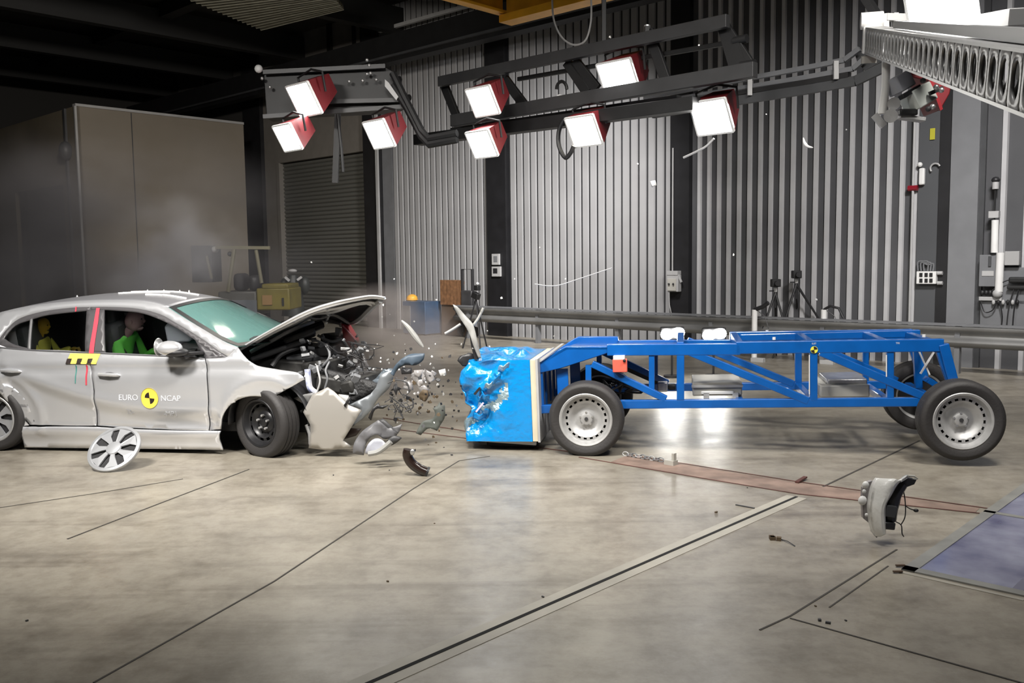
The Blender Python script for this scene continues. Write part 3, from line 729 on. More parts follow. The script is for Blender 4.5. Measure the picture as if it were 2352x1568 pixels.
MB().prism([ec(*p) for p in ((812, 792, .0), (820, 812, -.02), (832, 829, -.04), (824, 836, -.04), (800, 832, 0))], (0, .02, 0)).build('torn_plate', mat('pale_plate', (.5, .46, .46), .5), eng)
MB().tube([ec(816, 782, .0), ec(826, 800, -.02), ec(833, 828, -.05)], .012, 6).build('bent_rod', darkp, eng)
MB().prism([ec(*p) for p in ((828, 800, 0), (846, 797, 0), (848, 801, 0), (832, 806, 0))], (0, .03, 0)).build('bent_rod', blackp, eng)
MB().grid(lambda i, j: ec(634+60*i, 905-28*i+22*j, -.55+.1*j)+V((0, .05*noise.noise(V((i*5, j*4, 0))), .03*noise.noise(V((i*7, j*4, 5))))), 10, 5).build('inner_wing', mat('inner_wing_dark', (.03, .03, .03), .6, var=.4), eng, solid=.01)
MB().tube([ec(745, 897, -.62), ec(720, 922, -.66), ec(690, 945, -.7)], .014, 6).build('bumper_bracket', darkp, eng)
MB().tube([ec(690, 930, -.5), ec(704, 960, -.5), ec(716, 1010, -.5)], [.05, .05, .03], 8).build('arch_scrap', darkp, eng)
MB().tube([ec(704, 975, -.72), ec(712, 995, -.73), ec(714, 1020, -.72)], .02, 6).build('bumper_clip', lgrey, eng)
# ---------------------------------------------------------------- torn bumper
bcol = mat('bumper_silver', (.42, .40, .37), .38, .45, coat=.4)
def cprism(name, pts, y, m, thick=.02, parent=car, bend=0.0, step=.05, smooth_=True, yf=None):
    q = [ec(p[0], p[1], y) for p in pts]; poly = cat_curve([(a.x, a.z)+((1,) if len(p) > 2 else ()) for a, p in zip(q, pts)], .04) if smooth_ else [(a.x, a.z) for a in q]
    vs, fs = fill2d(poly, step); x0 = min(v.x for v in vs)
    mb = MB(); mb.tris([V((v.x, (yf(v.x, v.y) if yf else y+bend*(v.x-x0)**2), v.y)) for v in vs], fs)
    return mb.build(name, m, parent, solid=thick, off=0, ang=50)
cprism('front_bumper', [(700, 945, 1), (719, 906, 1), (753, 889, 1), (767, 898, 1), (805, 930, 1), (831, 941, 1), (812, 975), (790, 1010, 1), (808, 1024, 1), (760, 1032), (711, 1027, 1), (717, 990), (716, 973), (706, 955)], -.80, bcol, yf=lambda x, z: -.80+.14*max(0, x-.75)**1.0-.03*math.cos((z-.3)*5))
cprism('front_bumper', [(675, 914, 1), (700, 905), (722, 902, 1), (705, 928, 1), (695, 925)], -.74, lgrey)
bluesil = mat('bumper_front_silver_blue', (.26, .28, .30), .35, .5, coat=.2)
cprism('bumper_front_skin', [(803, 929, 1), (850, 905), (862, 890, 1), (872, 860, 1), (898, 850, 1), (899, 870), (890, 893), (868, 915), (845, 950), (811, 978, 1), (806, 975), (832, 943, 1)], -.62, bluesil, bend=.35)
cprism('bumper_front_skin', [(845, 880, 1), (864, 868), (880, 848, 1), (900, 846, 1), (898, 872, 1), (880, 898, 1)], -.50, mat('bumper_edge_blue', (.20, .24, .28), .3, .5), bend=.3)
cprism('lower_grille', [(787, 1010, 1), (806, 983, 1), (830, 985, 1), (818, 1000, 1), (792, 1008, 1)], -.70, mat('grille_brown_black', (.03, .018, .014), .5))
cprism('radiator_mesh', [(742, 845, 1), (800, 862, 1), (868, 880, 1), (872, 895, 1), (845, 908, 1), (815, 920, 1), (790, 905, 1), (760, 870, 1)], -.55, mat('radiator_black', (.022, .022, .023), .5, bump=.6, bscale=60), thick=.08)
cprism('fog_lamp_clip', [(790, 930, 1), (803, 910, 1), (806, 914, 1), (793, 935, 1)], -.84, blackp)
cprism('fog_lamp_clip', [(778, 905, 1), (800, 908, 1), (803, 925, 1), (790, 925, 1)], -.80, lgrey)
# ---------------------------------------------------------------- cabin
seatm = mat('seat_fabric_black', (.02, .02, .022), .8)
def seat(x, y):
    MB().box((x, y, .55), (.5, .5, .16)).build('seat', seatm, car, bevel=.05)
    MB().box((x-.30, y, .86), (.16, .48, .56), Matrix.Rotation(R(-14), 3, 'Y')).build('seat_back', seatm, car, bevel=.05)
    MB().box((x-.40, y, 1.2), (.09, .26, .18), Matrix.Rotation(R(-10), 3, 'Y')).build('headrest', seatm, car, bevel=.03)
seat(-1.25, -.37); seat(-1.25, .37)
MB().box((-2.15, 0, .55), (.5, 1.25, .16)).build('rear_seat', seatm, car, bevel=.05)
MB().box((-2.42, 0, .85), (.14, 1.25, .6), Matrix.Rotation(R(-16), 3, 'Y')).build('rear_seat_back', seatm, car, bevel=.05)
MB().box((-.68, 0, .84), (.42, 1.4, .26)).build('dashboard', darkp, car, bevel=.05)
st = MB(); c0 = V((-.92, -.37, .90)); ax = V((-.85, 0, .5)).normalized(); a, b = frame_axes(ax)
st.tube([c0+(a*math.cos(k*PI/12)+b*math.sin(k*PI/12))*.185 for k in range(24)], .014, 8, closed=True); st.beam(c0-a*.18, c0+a*.18, .03, .02); st.beam(c0, c0-b*.18, .03, .02)
st.build('steering_wheel', blackp, car)
bag = mat('airbag_cloth', (.55, .55, .62), .8)
MB().ball((-.93, -.40, 1.02), .2, (.75, 1.2, 1.1), 3).build('airbag', bag, car)
MB().prism([V((-.70, -.60, 1.12)), V((-.95, -.64, 1.22)), V((-1.05, -.62, 1.12)), V((-1.0, -.66, .97)), V((-.78, -.66, .98))], (0, .05, 0)).build('side_airbag', mat('side_airbag_grey', (.42, .44, .50), .8), car, bevel=.02)
MB().grid(lambda i, j: V((-2.3+1.6*i, .60-.0*i+.03*math.sin(i*30), .98+.34*j)), 24, 3).build('curtain_airbag', mat('curtain_painted_dark', (.03, .03, .035), .8), car)  # near-black cloth added to keep the far windows dark

MB().grid(lambda i, j: V((-.55+1.15*i-.25*i*j, .80-.10*i+.07*noise.noise(V((i*5, j*4, 1))), .42+.5*j-.10*i+.05*noise.noise(V((i*6, j*4, 7))))), 24, 12, keep=lambda i, j: math.hypot(-.55+1.15*i, .42+.5*j-.10*i-.3) > .37).build('front_wing', silver, car, solid=.012)
# ================================================================ CRASH TEST DUMMIES (bodies sit in the car as things of their own)
def skin_body(name, nodes, edges, m, parent, loc=None, sub=2):
    me = bpy.data.meshes.new(name); me.from_pydata([n[0] for n in nodes], edges, []); o = bpy.data.objects.new(name, me); COL.objects.link(o); o.parent = parent
    me.materials.append(m); k = o.modifiers.new('skin', 'SKIN'); k.use_smooth_shade = True
    for i, n in enumerate(nodes):
        r = n[1]; r = (r, r) if not isinstance(r, tuple) else r; me.skin_vertices[0].data[i].radius = r
        me.skin_vertices[0].data[i].use_root = (i == 0)
    s = o.modifiers.new('sub', 'SUBSURF'); s.levels = sub; s.render_levels = sub; return o
def dummy(name, label, x, y, zs, sc, shirt, headm, lean=0.0, headb=0.0):
    t = thing(name, label, 'crash test dummy', CF.w((x, y, zs)), CF.rot)
    S = sc
    nodes = [((0, 0, .08*S), (.13*S, .16*S)), ((-.03*S+lean*.3, 0, .26*S), (.12*S, .15*S)), ((-.04*S+lean*.7, 0, .44*S), (.13*S, .19*S)), ((-.03*S+lean, 0, .56*S), (.07*S, .09*S)),
             ((.22*S, -.10*S, .10*S), .085*S), ((.46*S, -.12*S, .14*S), .07*S), ((.60*S, -.12*S, -.16*S), .055*S),
             ((.22*S, .10*S, .10*S), .085*S), ((.46*S, .12*S, .14*S), .07*S), ((.60*S, .12*S, -.16*S), .055*S),
             ((-.04*S+lean, -.20*S, .48*S), .065*S), ((.12*S+lean*.6, -.25*S, .28*S), .05*S), ((.32*S, -.19*S, .36*S), .04*S),
             ((-.04*S+lean, .20*S, .48*S), .065*S), ((.12*S+lean*.6, .25*S, .28*S), .05*S), ((.32*S, .19*S, .36*S), .04*S)]
    ed = [(0, 1), (1, 2), (2, 3), (0, 4), (4, 5), (5, 6), (0, 7), (7, 8), (8, 9), (2, 10), (10, 11), (11, 12), (2, 13), (13, 14), (14, 15)]
    skin_body('body', nodes, ed, shirt, t)
    hc = V((-.01*S+lean+headb, 0, .70*S))
    mb = MB(); mb.tube([hc+V((-.02-headb, 0, -.16*S)), hc+V((-.01, 0, -.05*S))], .048*S, 12)
    mb.ball(hc, .105*S, (.95, .76, 1.12), 3)
    for s in (-1, 1): mb.ball(hc+V((-.0, s*.08*S, -.005)), .022*S, (.6, .4, 1.2), 1)
    mb.ball(hc+V((.10*S, 0, -.01*S)), .018*S, (1, .8, 1.2), 1); mb.ball(hc+V((.055*S, 0, -.085*S)), .04*S, (1, 1, .7), 2)
    hd = mb.build('head', headm, t)
    for s in (-1, 1): MB().ball(hc+V((.088*S, s*.035*S, .02*S)), .010*S, (1, 1, 1), 1).build('eye', blackp, hd)
    MB().box(hc+V((.088*S, 0, -.055*S)), (.012*S, .05*S, .008*S)).build('mouth', blackp, hd)
    for s in (-1, 1):                        # hands with curled fingers
        w = V((.32*S, s*.19*S, .36*S)); hb = MB(); hb.ball(w+V((.05*S, 0, 0)), .04*S, (1.1, .9, .45), 2)
        for f in range(4):
            y_ = (f-1.5)*.019*S; ln = (.062, .072, .068, .052)[f]*S
            hb.tube([w+V((.08*S, y_, 0)), w+V((.08*S+ln*.5, y_, .005)), w+V((.08*S+ln*.85, y_, -.02*S)), w+V((.08*S+ln*.7, y_, -.04*S))], .0085*S, 6)
        hb.tube([w+V((.035*S, -s*.03*S, 0)), w+V((.07*S, -s*.06*S, -.01*S)), w+V((.10*S, -s*.055*S, -.02*S))], .010*S, 6)
        hb.build('hand', headm, t)
    return t
x1, z1 = cxy(292, 800, -.45).x, 0
dummy('crash_dummy', 'crash test dummy in green shirt thrown against the airbag behind front side window', x1-.04, -.40, .47, .95, mat('green_shirt', (.09, .42, .05), .7), mat('dummy_purple_grey', (.26, .16, .17), .6), lean=.10, headb=.06)
x2 = cxy(118, 800, -.40).x
dummy('crash_dummy', 'smaller crash test dummy in dull yellow shirt on the rear seat', x2-.02, -.36, .56, .72, mat('yellow_shirt', (.42, .40, .06), .7), mat('dummy_yellow', (.50, .32, .03), .5))
# ================================================================ BLUE BARRIER TROLLEY
r_ = ray(1347, 965); Yt = 7.72
TF = Frame(V((r_.x/r_.y*Yt, Yt, 0)), Matrix.Rotation(R(-10.75), 3, 'Z') @ Matrix.Rotation(R(-1.55), 3, 'Y'))
tro = thing('barrier_trolley', 'bright blue steel frame trolley on four silver wheels, its back wheels off the floor', 'trolley', TF.loc, TF.rot)
def ta(px, py, y): return TF.at(px, py, y)
fy, by = .26, 1.30               # near and far side frames
HN = ta(1347, 965, 0); HR = ta(2214, 968, 0)
x2 = HR.x; rz_ = .326
for x, s, nm in ((0, -1, ''), (x2, -1, ''), (0, 1, ''), (x2, 1, '')):
    y = .11 if s < 0 else 1.45
    z = HN.z if x == 0 else HR.z
    wheel(tro, (x, y, z), (0, s, 0), .326, .205, 'holes', .222)
    MB().cyl((x, y-s*.06, z), (x, (fy if s < 0 else by)-s*.02, z), .05, 14).build('axle_stub', blkmet, tro)
for x, z in ((0, HN.z), (x2, HR.z)): MB().cyl((x, .2, z), (x, 1.36, z), .035, 14).build('axle', blkmet, tro)
def tb(name, p, q, w, h=None, y=fy, y2=None, m=blue, bevel=.006):
    a = ta(*p, y); b = ta(*q, y if y2 is None else y2); return MB().beam(a, b, w, h or w).build(name, m, tro, smooth=False, bevel=bevel)
side = [('top_rail', (1395, 803), (1700, 801), .07, .10), ('top_rail', (1690, 798), (2166, 792), .07, .105), ('bottom_rail', (1425, 928), (2120, 922), .06, .075),
        ('post', (1497, 812), (1497, 905), .05, None), ('post', (1563, 800), (1563, 918), .065, None), ('post', (1868, 806), (1868, 920), .062, None),
        ('post', (2044, 800), (2044, 915), .055, None), ('post', (2155, 800), (2186, 890), .055, None),
        ('diagonal_brace', (1360, 835), (1530, 916), .06, None), ('diagonal_brace', (1580, 806), (1856, 920), .065, None), ('diagonal_brace', (1884, 808), (2126, 912), .065, None)]
far = []
for nm, p, q, w, h in side:
    a = ta(*p, fy); b = ta(*q, fy)
    MB().beam(a, b, w, h or w, up=(0, 1, 0) if nm == 'post' else None).build(nm, blue, tro, smooth=False, bevel=.006)
    d = V((0, by-fy, -.06 if nm == 'top_rail' and p[0] < 1500 else 0)); MB().beam(a+d, b+d, w, h or w, up=(0, 1, 0) if nm == 'post' else None).build(nm, blue, tro, smooth=False, bevel=.006)
zt = ta(1900, 795, fy).z; zb = ta(1700, 925, fy).z
for px in (1563, 1700, 1868, 2044, 2155):
    a = ta(px, 797, fy); MB().beam(a, (a.x, by, a.z), .06, .09).build('cross_member', blue, tro, smooth=False, bevel=.006)
    a = ta(px, 925, fy); MB().beam(a, (a.x, by, a.z), .06, .06).build('cross_member', blue, tro, smooth=False, bevel=.006)
# upper deck rail on the far side, a little higher
a = ta(1700, 775, by); b = ta(2112, 765, by); MB().beam(a, b, .08, .07).build('upper_rail', blue, tro, smooth=False, bevel=.008)
# nose: two flared plates running down to the barrier mount
xm = ta(1228, 930, fy).x
for y in (fy-.02, by-.06):
    pts = [ta(1232, 838, fy), ta(1283, 803, fy), ta(1300, 795, fy), ta(1400, 795, fy), ta(1403, 808, fy), ta(1330, 832, fy), ta(1290, 845, fy), ta(1232, 858, fy)]
    MB().prism([V((p.x, y, p.z)) for p in pts], (0, .08, 0)).build('nose_plate', blue, tro, bevel=.006)
MB().prism([V((p.x, fy-.02, p.z)) for p in (ta(1234, 836, fy), ta(1300, 797, fy), ta(1570, 796, fy), ta(1570, 802, fy), ta(1302, 803, fy), ta(1236, 842, fy))], (0, by-fy+.02, -.05)).build('nose_deck', blue, tro, bevel=.003)
MB().prism([V((p.x, fy-.035, p.z)) for p in (ta(1226, 834, fy), ta(1290, 788, fy), ta(1296, 788, fy), ta(1232, 838, fy))], (0, .02, 0)).build('nose_edge_strip', lgrey, tro)
for k, y in enumerate((fy+.02, .5, .78, 1.05, by-.02)):
    a = ta(1240, 850, fy); b = ta(1240, 940, fy); MB().beam((a.x, y, a.z), (a.x, y, b.z), .05, .06, up=(0, 1, 0)).build('nose_post', blue, tro, smooth=False, bevel=.004)
for y in (fy+.05, by-.05):
    a = ta(1290, 848, fy); b = ta(1290, 930, fy); MB().beam((a.x, y, a.z), (a.x, y, b.z), .10, .02, up=(0, 1, 0)).build('nose_web', blue, tro, smooth=False)
a = ta(1232, 940, fy); b = ta(1430, 928, fy)
for y in (fy, by): MB().beam((a.x, y, a.z), (b.x, y, b.z), .06, .075).build('bottom_rail', blue, tro, smooth=False, bevel=.006)
MB().beam((a.x, fy, a.z), (a.x, by, a.z), .06, .08).build('cross_member', blue, tro, smooth=False)
# suspension and shock members round the front axle
for y in (fy, by):
    o = V((0, y-fy, 0)); MB().beam(ta(1352, 838, fy)+o, ta(1352, 880, fy)+o, .05, .05, up=(0, 1, 0)).build('wheel_bracket', blue, tro, smooth=False)
MB().beam(ta(1435, 842, by), ta(1520, 880, by), .05, .06).build('damper', blkmet, tro)
cab = MB(); rn = random.Random(3)
for k in range(7):
    x0 = rn.uniform(1380, 1460); pts = [ta(x0+rn.uniform(-8, 14)*i, rn.uniform(870, 905), .5+.05*k) for i in range(6)]; cab.tube([curve_at(pts, q/16) for q in range(17)], .010, 6)
tag(cab.build('cable_bundle', blackp, tro), None, kind='stuff')
# rear end: slanting mast, white taped cross, rear uprights
MB().beam(ta(2165, 790, fy), ta(2195, 905, fy), .08, .09, up=(0, 1, 0)).build('rear_upright', blue, tro, smooth=False, bevel=.006)
MB().beam(ta(2165, 790, fy)+V((0, by-fy, 0)), ta(2195, 905, fy)+V((0, by-fy, 0)), .08, .09, up=(0, 1, 0)).build('rear_upright', blue, tro, smooth=False, bevel=.006)
MB().beam(ta(2108, 800, .7), ta(2135, 860, .7), .022, .012).build('white_brace', white, tro, smooth=False)
MB().beam(ta(2150, 800, .68), ta(2114, 858, .68), .026, .012).build('white_brace', white, tro, smooth=False)
MB().beam(ta(2128, 870, .8), ta(2195, 915, .8), .20, .05).build('rear_plate', blue, tro, smooth=False)
MB().beam(ta(2105, 797, .9), ta(2110, 890, .9), .06, .05, up=(0, 1, 0)).build('post', blue, tro, smooth=False)
for px in (1860, 2037): MB().beam(ta(px-1, 815, fy-.034), ta(px-1, 865 if px > 2000 else 905, fy-.034), .008, .004).build('post_label_strip', white, tro, smooth=False)
# writing, target mark and bolts on the near rail
RX4 = Matrix.Rotation(R(90), 4, 'X')
def tmark(px, py, y): return ta(px, py, y)
p = ta(1870, 803, fy-.04)
mk = MB().disc(p, (0, -1, 0), .030, 24).build('target_mark', mat('target_yellow', (.75, .72, .08), .5), tro)
for k in (0, 1):
    a0 = 10+180*k; MB().prism([p+V((0, -.001, 0))]+[p+V((.027*math.cos(R(a0+t*15)), -.001, .027*math.sin(R(a0+t*15)))) for t in range(7)], (0, -.001, 0)).build('target_quadrant', blk, mk)
text('TRI', .022, white, 'rail_lettering', tro, Matrix.Translation(ta(2062, 788, fy-.036)) @ RX4, 0)
text('ILET', .020, white, 'rail_lettering', tro, Matrix.Translation(ta(1870, 789, fy-.036)) @ RX4, 0)
for px, py, y in ((1778, 780, fy), (1762, 763, by), (2122, 774, fy)): MB().cyl(ta(px, py, y), ta(px, py, y)+V((0, 0, .022)), .014, 10).build('rail_bolt', white, tro)
# red box with white top
rb = MB().box(ta(1424, 839, fy-.06), (.125, .06, .115)).build('warning_box', orange, tro, bevel=.006)
MB().box(ta(1422, 822, fy-.06), (.10, .055, .045)).build('warning_box_top', white, rb, bevel=.004); MB().ball(ta(1434, 828, fy-.1), .014).build('warning_box_knob', blkmet, rb)
# recording boxes on the bottom rails
def rbox(name, x1, y1, x2, y2, y, depth, m=beige):
    a = ta(x1, y1, y); b = ta(x2, y2, y); c = (a+b)/2
    o = MB().box((c.x, y+depth/2, c.z), (abs(b.x-a.x), depth, abs(a.z-b.z))).build(name, m, tro, bevel=.012); return o, a, b
o, a, b = rbox('recorder_box', 1590, 878, 1705, 908, .42, .55)
MB().box(((a.x+b.x)/2, .415, (a.z*.72+b.z*.28)), (abs(b.x-a.x)*1.03, .03, .02)).build('recorder_lid_edge', lgrey, o); MB().box(((a.x+b.x)/2, .405, b.z+.03), (.28, .02, .03)).build('recorder_handle', white, o, bevel=.006)
MB().box((a.x+.12, .41, b.z), (.05, .03, .06)).build('recorder_foot', lgrey, o); MB().box((b.x-.06, .41, b.z), (.05, .03, .06)).build('recorder_foot', lgrey, o)
o, a, b = rbox('recorder_box', 1884, 885, 1998, 912, .42, .60)
MB().box(((a.x+b.x)/2+.03, .72, a.z+.02), (abs(b.x-a.x)*.8, .5, .05)).build('recorder_lid', alu, o, bevel=.01)
rbox('battery', 1534, 884, 1552, 896, .7, .12, blkmet); rbox('terminal_block', 1510, 878, 1534, 900, .6, .10, alu)
# ---- barrier block: back plate, blue film wrapped honeycomb, crushed nose
bx = ta(1226, 900, .12)
zt_ = ta(1222, 826, .12).z; zb_ = ta(1222, 1014, .12).z
MB().box((bx.x, .12+.52, (zt_+zb_)/2), (.05, 1.04, zt_-zb_)).build('barrier_back_plate', mat('cream_back_plate', (.62, .56, .42), .6, var=.15), tro, bevel=.004)
MB().box((bx.x+.035, .64, (zt_+zb_)/2), (.02, 1.06, zt_-zb_+.01)).build('barrier_mount_plate', lgrey, tro)
L_ = bx.x-ta(1074, 900, .12).x
def blk_fn(t, s):             # t around: 0..1 perimeter of front-side section, s height 0..1
    # perimeter: near side from plate forward, round the nose, back along the far side
    z = zb_+(zt_-zb_)*s
    nose = L_*(1.03-.13*math.exp(-((s-.36)/.10)**2)-.14*sm(s, .80, 1.0))
    w = 1.0
    if t < .38: k = t/.38; x = -nose*k; y = .12+.03*math.sin(k*9)*.3
    elif t < .62: k = (t-.38)/.24; x = -nose-.05*math.sin(PI*k); y = .12+w*k
    else: k = (t-.62)/.38; x = -nose*(1-k); y = .12+w
    amp = .055*sm(-x, .12, .42)*(.35+.65*sm(s, .05, .35))
    q = V((x*5.2, y*4, z*5.2)); dy = noise.noise(q)+.5*noise.noise(q*2.4)
    dx = noise.noise(q+V((7, 3, 1)))
    fold = amp*.8*math.sin((z*1.2-x*.9)*22+2.5*noise.noise(q*.7))*sm(s, .35, .9)
    if t < .38: y += amp*dy+fold*.6+.10*sm(-x, .28, .6)*sm(.5-abs(s-.33), .2, .5)
    elif t < .62: x += amp*1.2*dy
    else: y += amp*dy
    z += amp*dx*.7
    return V((bx.x-.026+x+(amp*dx*.7), y, z))
bs = MB().grid(blk_fn, 110, 54).build('barrier_honeycomb_block', ltblue, tro, fixn=False, ang=28)
b_ = bs.data
# bare honeycomb torn open along the impact line, widened to paint pale glints
b_.materials.append(fade)
for f in b_.polygons:
    c = f.center; u_ = (bx.x-c.x)/L_; s_ = (c.z-zb_)/(zt_-zb_)
    d = abs(s_-(.22+.55*(1-u_)*1.25+.10*noise.noise(V((u_*6, s_*3, 2)))))
    if c.y < .4 and u_ > .38 and d < .045+.09*abs(noise.noise(V((u_*11, s_*11, 0)))): f.material_index = 1
def top_fn(i, j):
    a = blk_fn(.38*i, 1.0); b = blk_fn(1-.38*i, 1.0); p = a.lerp(b, j); p.z += (.05*math.sin(PI*j)+.10*noise.noise(V((i*3.2, j*3.5, 4)))*math.sin(PI*j))*sm(i, 0, .3); return p
MB().grid(top_fn, 34, 30).build('barrier_top_film', ltblue, tro, fixn=False, ang=28)
MB().grid(lambda i, j: blk_fn(.38*i, 0).lerp(blk_fn(1-.38*i, 0), j), 20, 8).build('barrier_bottom_film', mgrey, tro)
shr = random.Random(12)
for k in range(9):           # curled torn strips of film
    t0 = .16+.022*k; s0 = .92-.075*k+shr.uniform(-.04, .04); c = blk_fn(t0, s0); w_ = shr.uniform(.03, .06); a0 = shr.uniform(-.8, .8)
    MB().grid(lambda i, j: c+V((w_*2.2*(i-.5)*math.cos(a0)+.3*w_*j, -.012-.035*math.sin(PI*i)-.02*j, w_*2.2*(i-.5)*math.sin(a0)+w_*(j-.5)+.01*math.sin(i*9))), 8, 4).build('torn_film', fade if k % 3 == 0 else ltblue, tro, solid=.003)
MB().beam(ta(1090, 905, .06), ta(1103, 890, .06), .03, .02).build('embedded_shard', blackp, tro)
MB().beam(ta(1094, 945, .06), ta(1110, 925, .06), .03, .015).build('embedded_shard', mat('lilac_shard', (.6, .5, .65), .4), tro)
# skid tray under the barrier
MB().beam(ta(1092, 1008, .2), ta(1232, 1018, .2), .03, .03).build('skid_rail', lgrey, tro, smooth=False)
MB().prism([ta(1090, 1004, .3), ta(1228, 1018, .3), ta(1228, 1026, .3), ta(1130, 1026, .3), ta(1100, 1016, .3)], (0, .7, 0)).build('skid_tray', blkmet, tro)
MB().box(ta(1112, 1012, .25), (.07, .1, .05)).build('skid_block', blkmet, tro)
# ================================================================ LAMP RIG
def RP(px, py, n=6.4):
    u, z = wp(px, py, n); return B(u, n, z)
rigm = mat('rig_dark_steel', (.018, .018, .019), .5, .2, var=.3)
rigl = mat('rig_grey_steel', (.05, .05, .052), .45, .2, var=.2)
LD = V((-.60, -.62, -.50)).normalized()
def lamp(px, py, Y, w, label, glow=lampglow, d=LD):
    c = P(px, py, Y); z = -d; x = V((0, 0, 1)).cross(z).normalized(); y = z.cross(x)
    m = Matrix((x, y, z)).transposed()            # local z = backwards, -z = beam
    t = thing('floodlight', label, 'floodlight', c, m, 'floodlights of the lamp rig')
    h = w*.40; k = w*.46; bk = .58
    F = [V((-k, -h, 0)), V((k, -h, 0)), V((k, h, 0)), V((-k, h, 0))]; Bk = [V((v.x*bk+.02, v.y*bk+.05*w, w*.80)) for v in F]
    mb = MB(); vs = [mb.b.verts.new(v) for v in F+Bk]
    for f in ((4, 5, 6, 7), (0, 1, 5, 4), (1, 2, 6, 5), (2, 3, 7, 6), (3, 0, 4, 7)): mb.b.faces.new([vs[i] for i in f])
    mb.build('housing', red, t, smooth=False, solid=.008, off=1)
    g = MB(); g.grid(lambda i, j: V((-k*.94+2*k*.94*i, -h*.93+2*h*.93*j, -.004)), 1, 1); g.build('lamp_glass', glow, t, smooth=False)
    fr = MB()
    for a, b in ((F[0], F[1]), (F[1], F[2]), (F[2], F[3]), (F[3], F[0])): fr.beam(a+V((0, 0, -.01)), b+V((0, 0, -.01)), .018, .03)
    fr.build('bezel', white, t, smooth=False)
    MB().prism([F[0]+V((0, .03, -.01)), F[3]+V((0, -.03, -.01)), F[3]+V((-.05, -.06, -.05)), F[0]+V((-.05, .06, -.05))], (0, 0, -.006)).build('side_flap', glow if False else white, t)
    MB().tube([V((k+.025, 0, w*.3)), V((k+.03, h*1.1, w*.45)), V((0, h*1.35, w*.55)), V((-k-.03, h*1.1, w*.45)), V((-k-.025, 0, w*.3))], .014, 6).build('yoke', blkmet, t)
    for s in (-.05, .05): MB().cyl((k*.86, h*.35+s, w*.28), (k*.86+.03, h*.35+s, w*.28), .014, 8).build('clamp_knob', alu, t)
    return t
lamp(700, 228, 10.8, .48, 'red floodlight on the left gantry, the upper of the pair at its left end')
lamp(662, 315, 10.8, .40, 'warm white floodlight hanging lowest at the far left of the rig', lampwarm)
lamp(872, 307, 10.8, .42, 'red floodlight hanging alone under the right end of the left gantry')
lamp(1110, 232, 10.6, .42, 'red floodlight with plain red lid showing, upper of two one above the other')
lamp(1108, 330, 10.6, .40, 'red floodlight directly beneath the one with its red lid showing')
lamp(1422, 180, 10.2, .50, 'large red floodlight set highest in the middle of the rig')
lamp(1342, 300, 10.4, .44, 'warm floodlight with a black cable loop hanging beside it', lampwarm)
lamp(1635, 268, 9.6, .46, 'floodlight at the right end of the long rig, under the black end plate')
lamp(2160, 22, 6.6, .48, 'big floodlight cut by the top edge above the slotted arm')
rig = thing('lighting_truss', 'dark steel ladder truss that carries the floodlights in front of the corrugated wall', 'lighting rig', RP(1350, 150), (0, 0, 0))
RO = RP(1350, 150)
def rb_(name, p, q, w, h, m=rigm, n=6.4, n2=None, par=rig, org=RO):
    a, b = RP(*p, n)-org, RP(*q, n if n2 is None else n2)-org; return MB().beam(a, b, w, h).build(name, m, par, smooth=False, bevel=.006)
rb_('upper_rail', (1010, 188), (1672, 48), .08, .13, rigl)
rb_('thin_rail', (1190, 182), (1665, 100), .04, .05, rigm, 6.2)
rb_('middle_rail', (1040, 278), (1735, 160), .10, .15, rigl)
rb_('lower_rail', (960, 322), (1600, 238), .16, .14, rigm)
rb_('lower_rail', (1040, 300), (1560, 226), .10, .07, rigl, 6.1)
for p, q in (((1018, 190), (1052, 276)), ((1160, 182), (1212, 252)), ((1302, 142), (1350, 214)), ((1320, 140), (1372, 205)), ((1490, 70), (1530, 185)), ((1656, 50), (1728, 160))):
    rb_('cross_plate', p, q, .05, .12, blkmet, 6.3)
RP_ = lambda px, py, n=6.3: RP(px, py, n)-RO
MB().prism([RP_(1650, 62), RP_(1668, 52), RP_(1692, 92), RP_(1700, 98), RP_(1714, 140), RP_(1728, 146), RP_(1728, 160), RP_(1680, 166)], N*.03).build('end_plate', blkmet, rig)
for p, q in (((1686, 95), (1716, 88)), ((1702, 150), (1734, 146)), ((888, 186), (918, 182)), ((905, 228), (940, 224))):
    MB().cyl(RP_(*p), RP_(*q), .045, 12).build('end_roller', blkmet, rig)
MB().cyl(RP_(1486, 58), RP_(1486, 98), .035, 10).build('pulley', alu, rig)
for p, q in (((1387, -10), (1387, 98)), ((1486, 60), (1486, 100))): rb_('hanger', p, q, .05, .05, blkmet, 6.35)
MB().tube([RP_(1290 + 12*math.cos(a), 205-18*math.sin(a)) for a in [k*PI/8 for k in range(9)]], .02, 6).build('pulley_hook', blkmet, rig)
MB().ball(RP_(1286, 222), .035, (1.3, 1, .8)).build('pulley', white, rig)
lp = [(1298, 270), (1284, 300), (1284, 335), (1298, 362), (1310, 352), (1318, 335)]
P_ = [RP_(*p, 6.5) for p in lp]; MB().tube([curve_at(P_, k/30) for k in range(31)], .025, 8).build('cable_loop', blackp, rig)
MB().tube([curve_at([RP_(*p, 6.5) for p in ((1640, 318), (1622, 336), (1600, 348), (1570, 362))], k/20) for k in range(21)], .012, 6).build('loose_cable', lgrey, rig)
gan = thing('lamp_gantry', 'blackened gantry box with bolts and a bent arm on the rig\'s left side', 'lighting rig', P(760, 215, 11.2), (0, 0, 0))
GO = P(760, 215, 11.2)
gq = lambda px, py, Y=11.3: P(px, py, Y)-GO
MB().prism([gq(605, 168), gq(690, 165), gq(880, 150), gq(905, 165), gq(935, 235), gq(905, 252), gq(700, 262), gq(612, 272)], V((.0, .30, 0))).build('gantry_box', rigm, gan, bevel=.01)
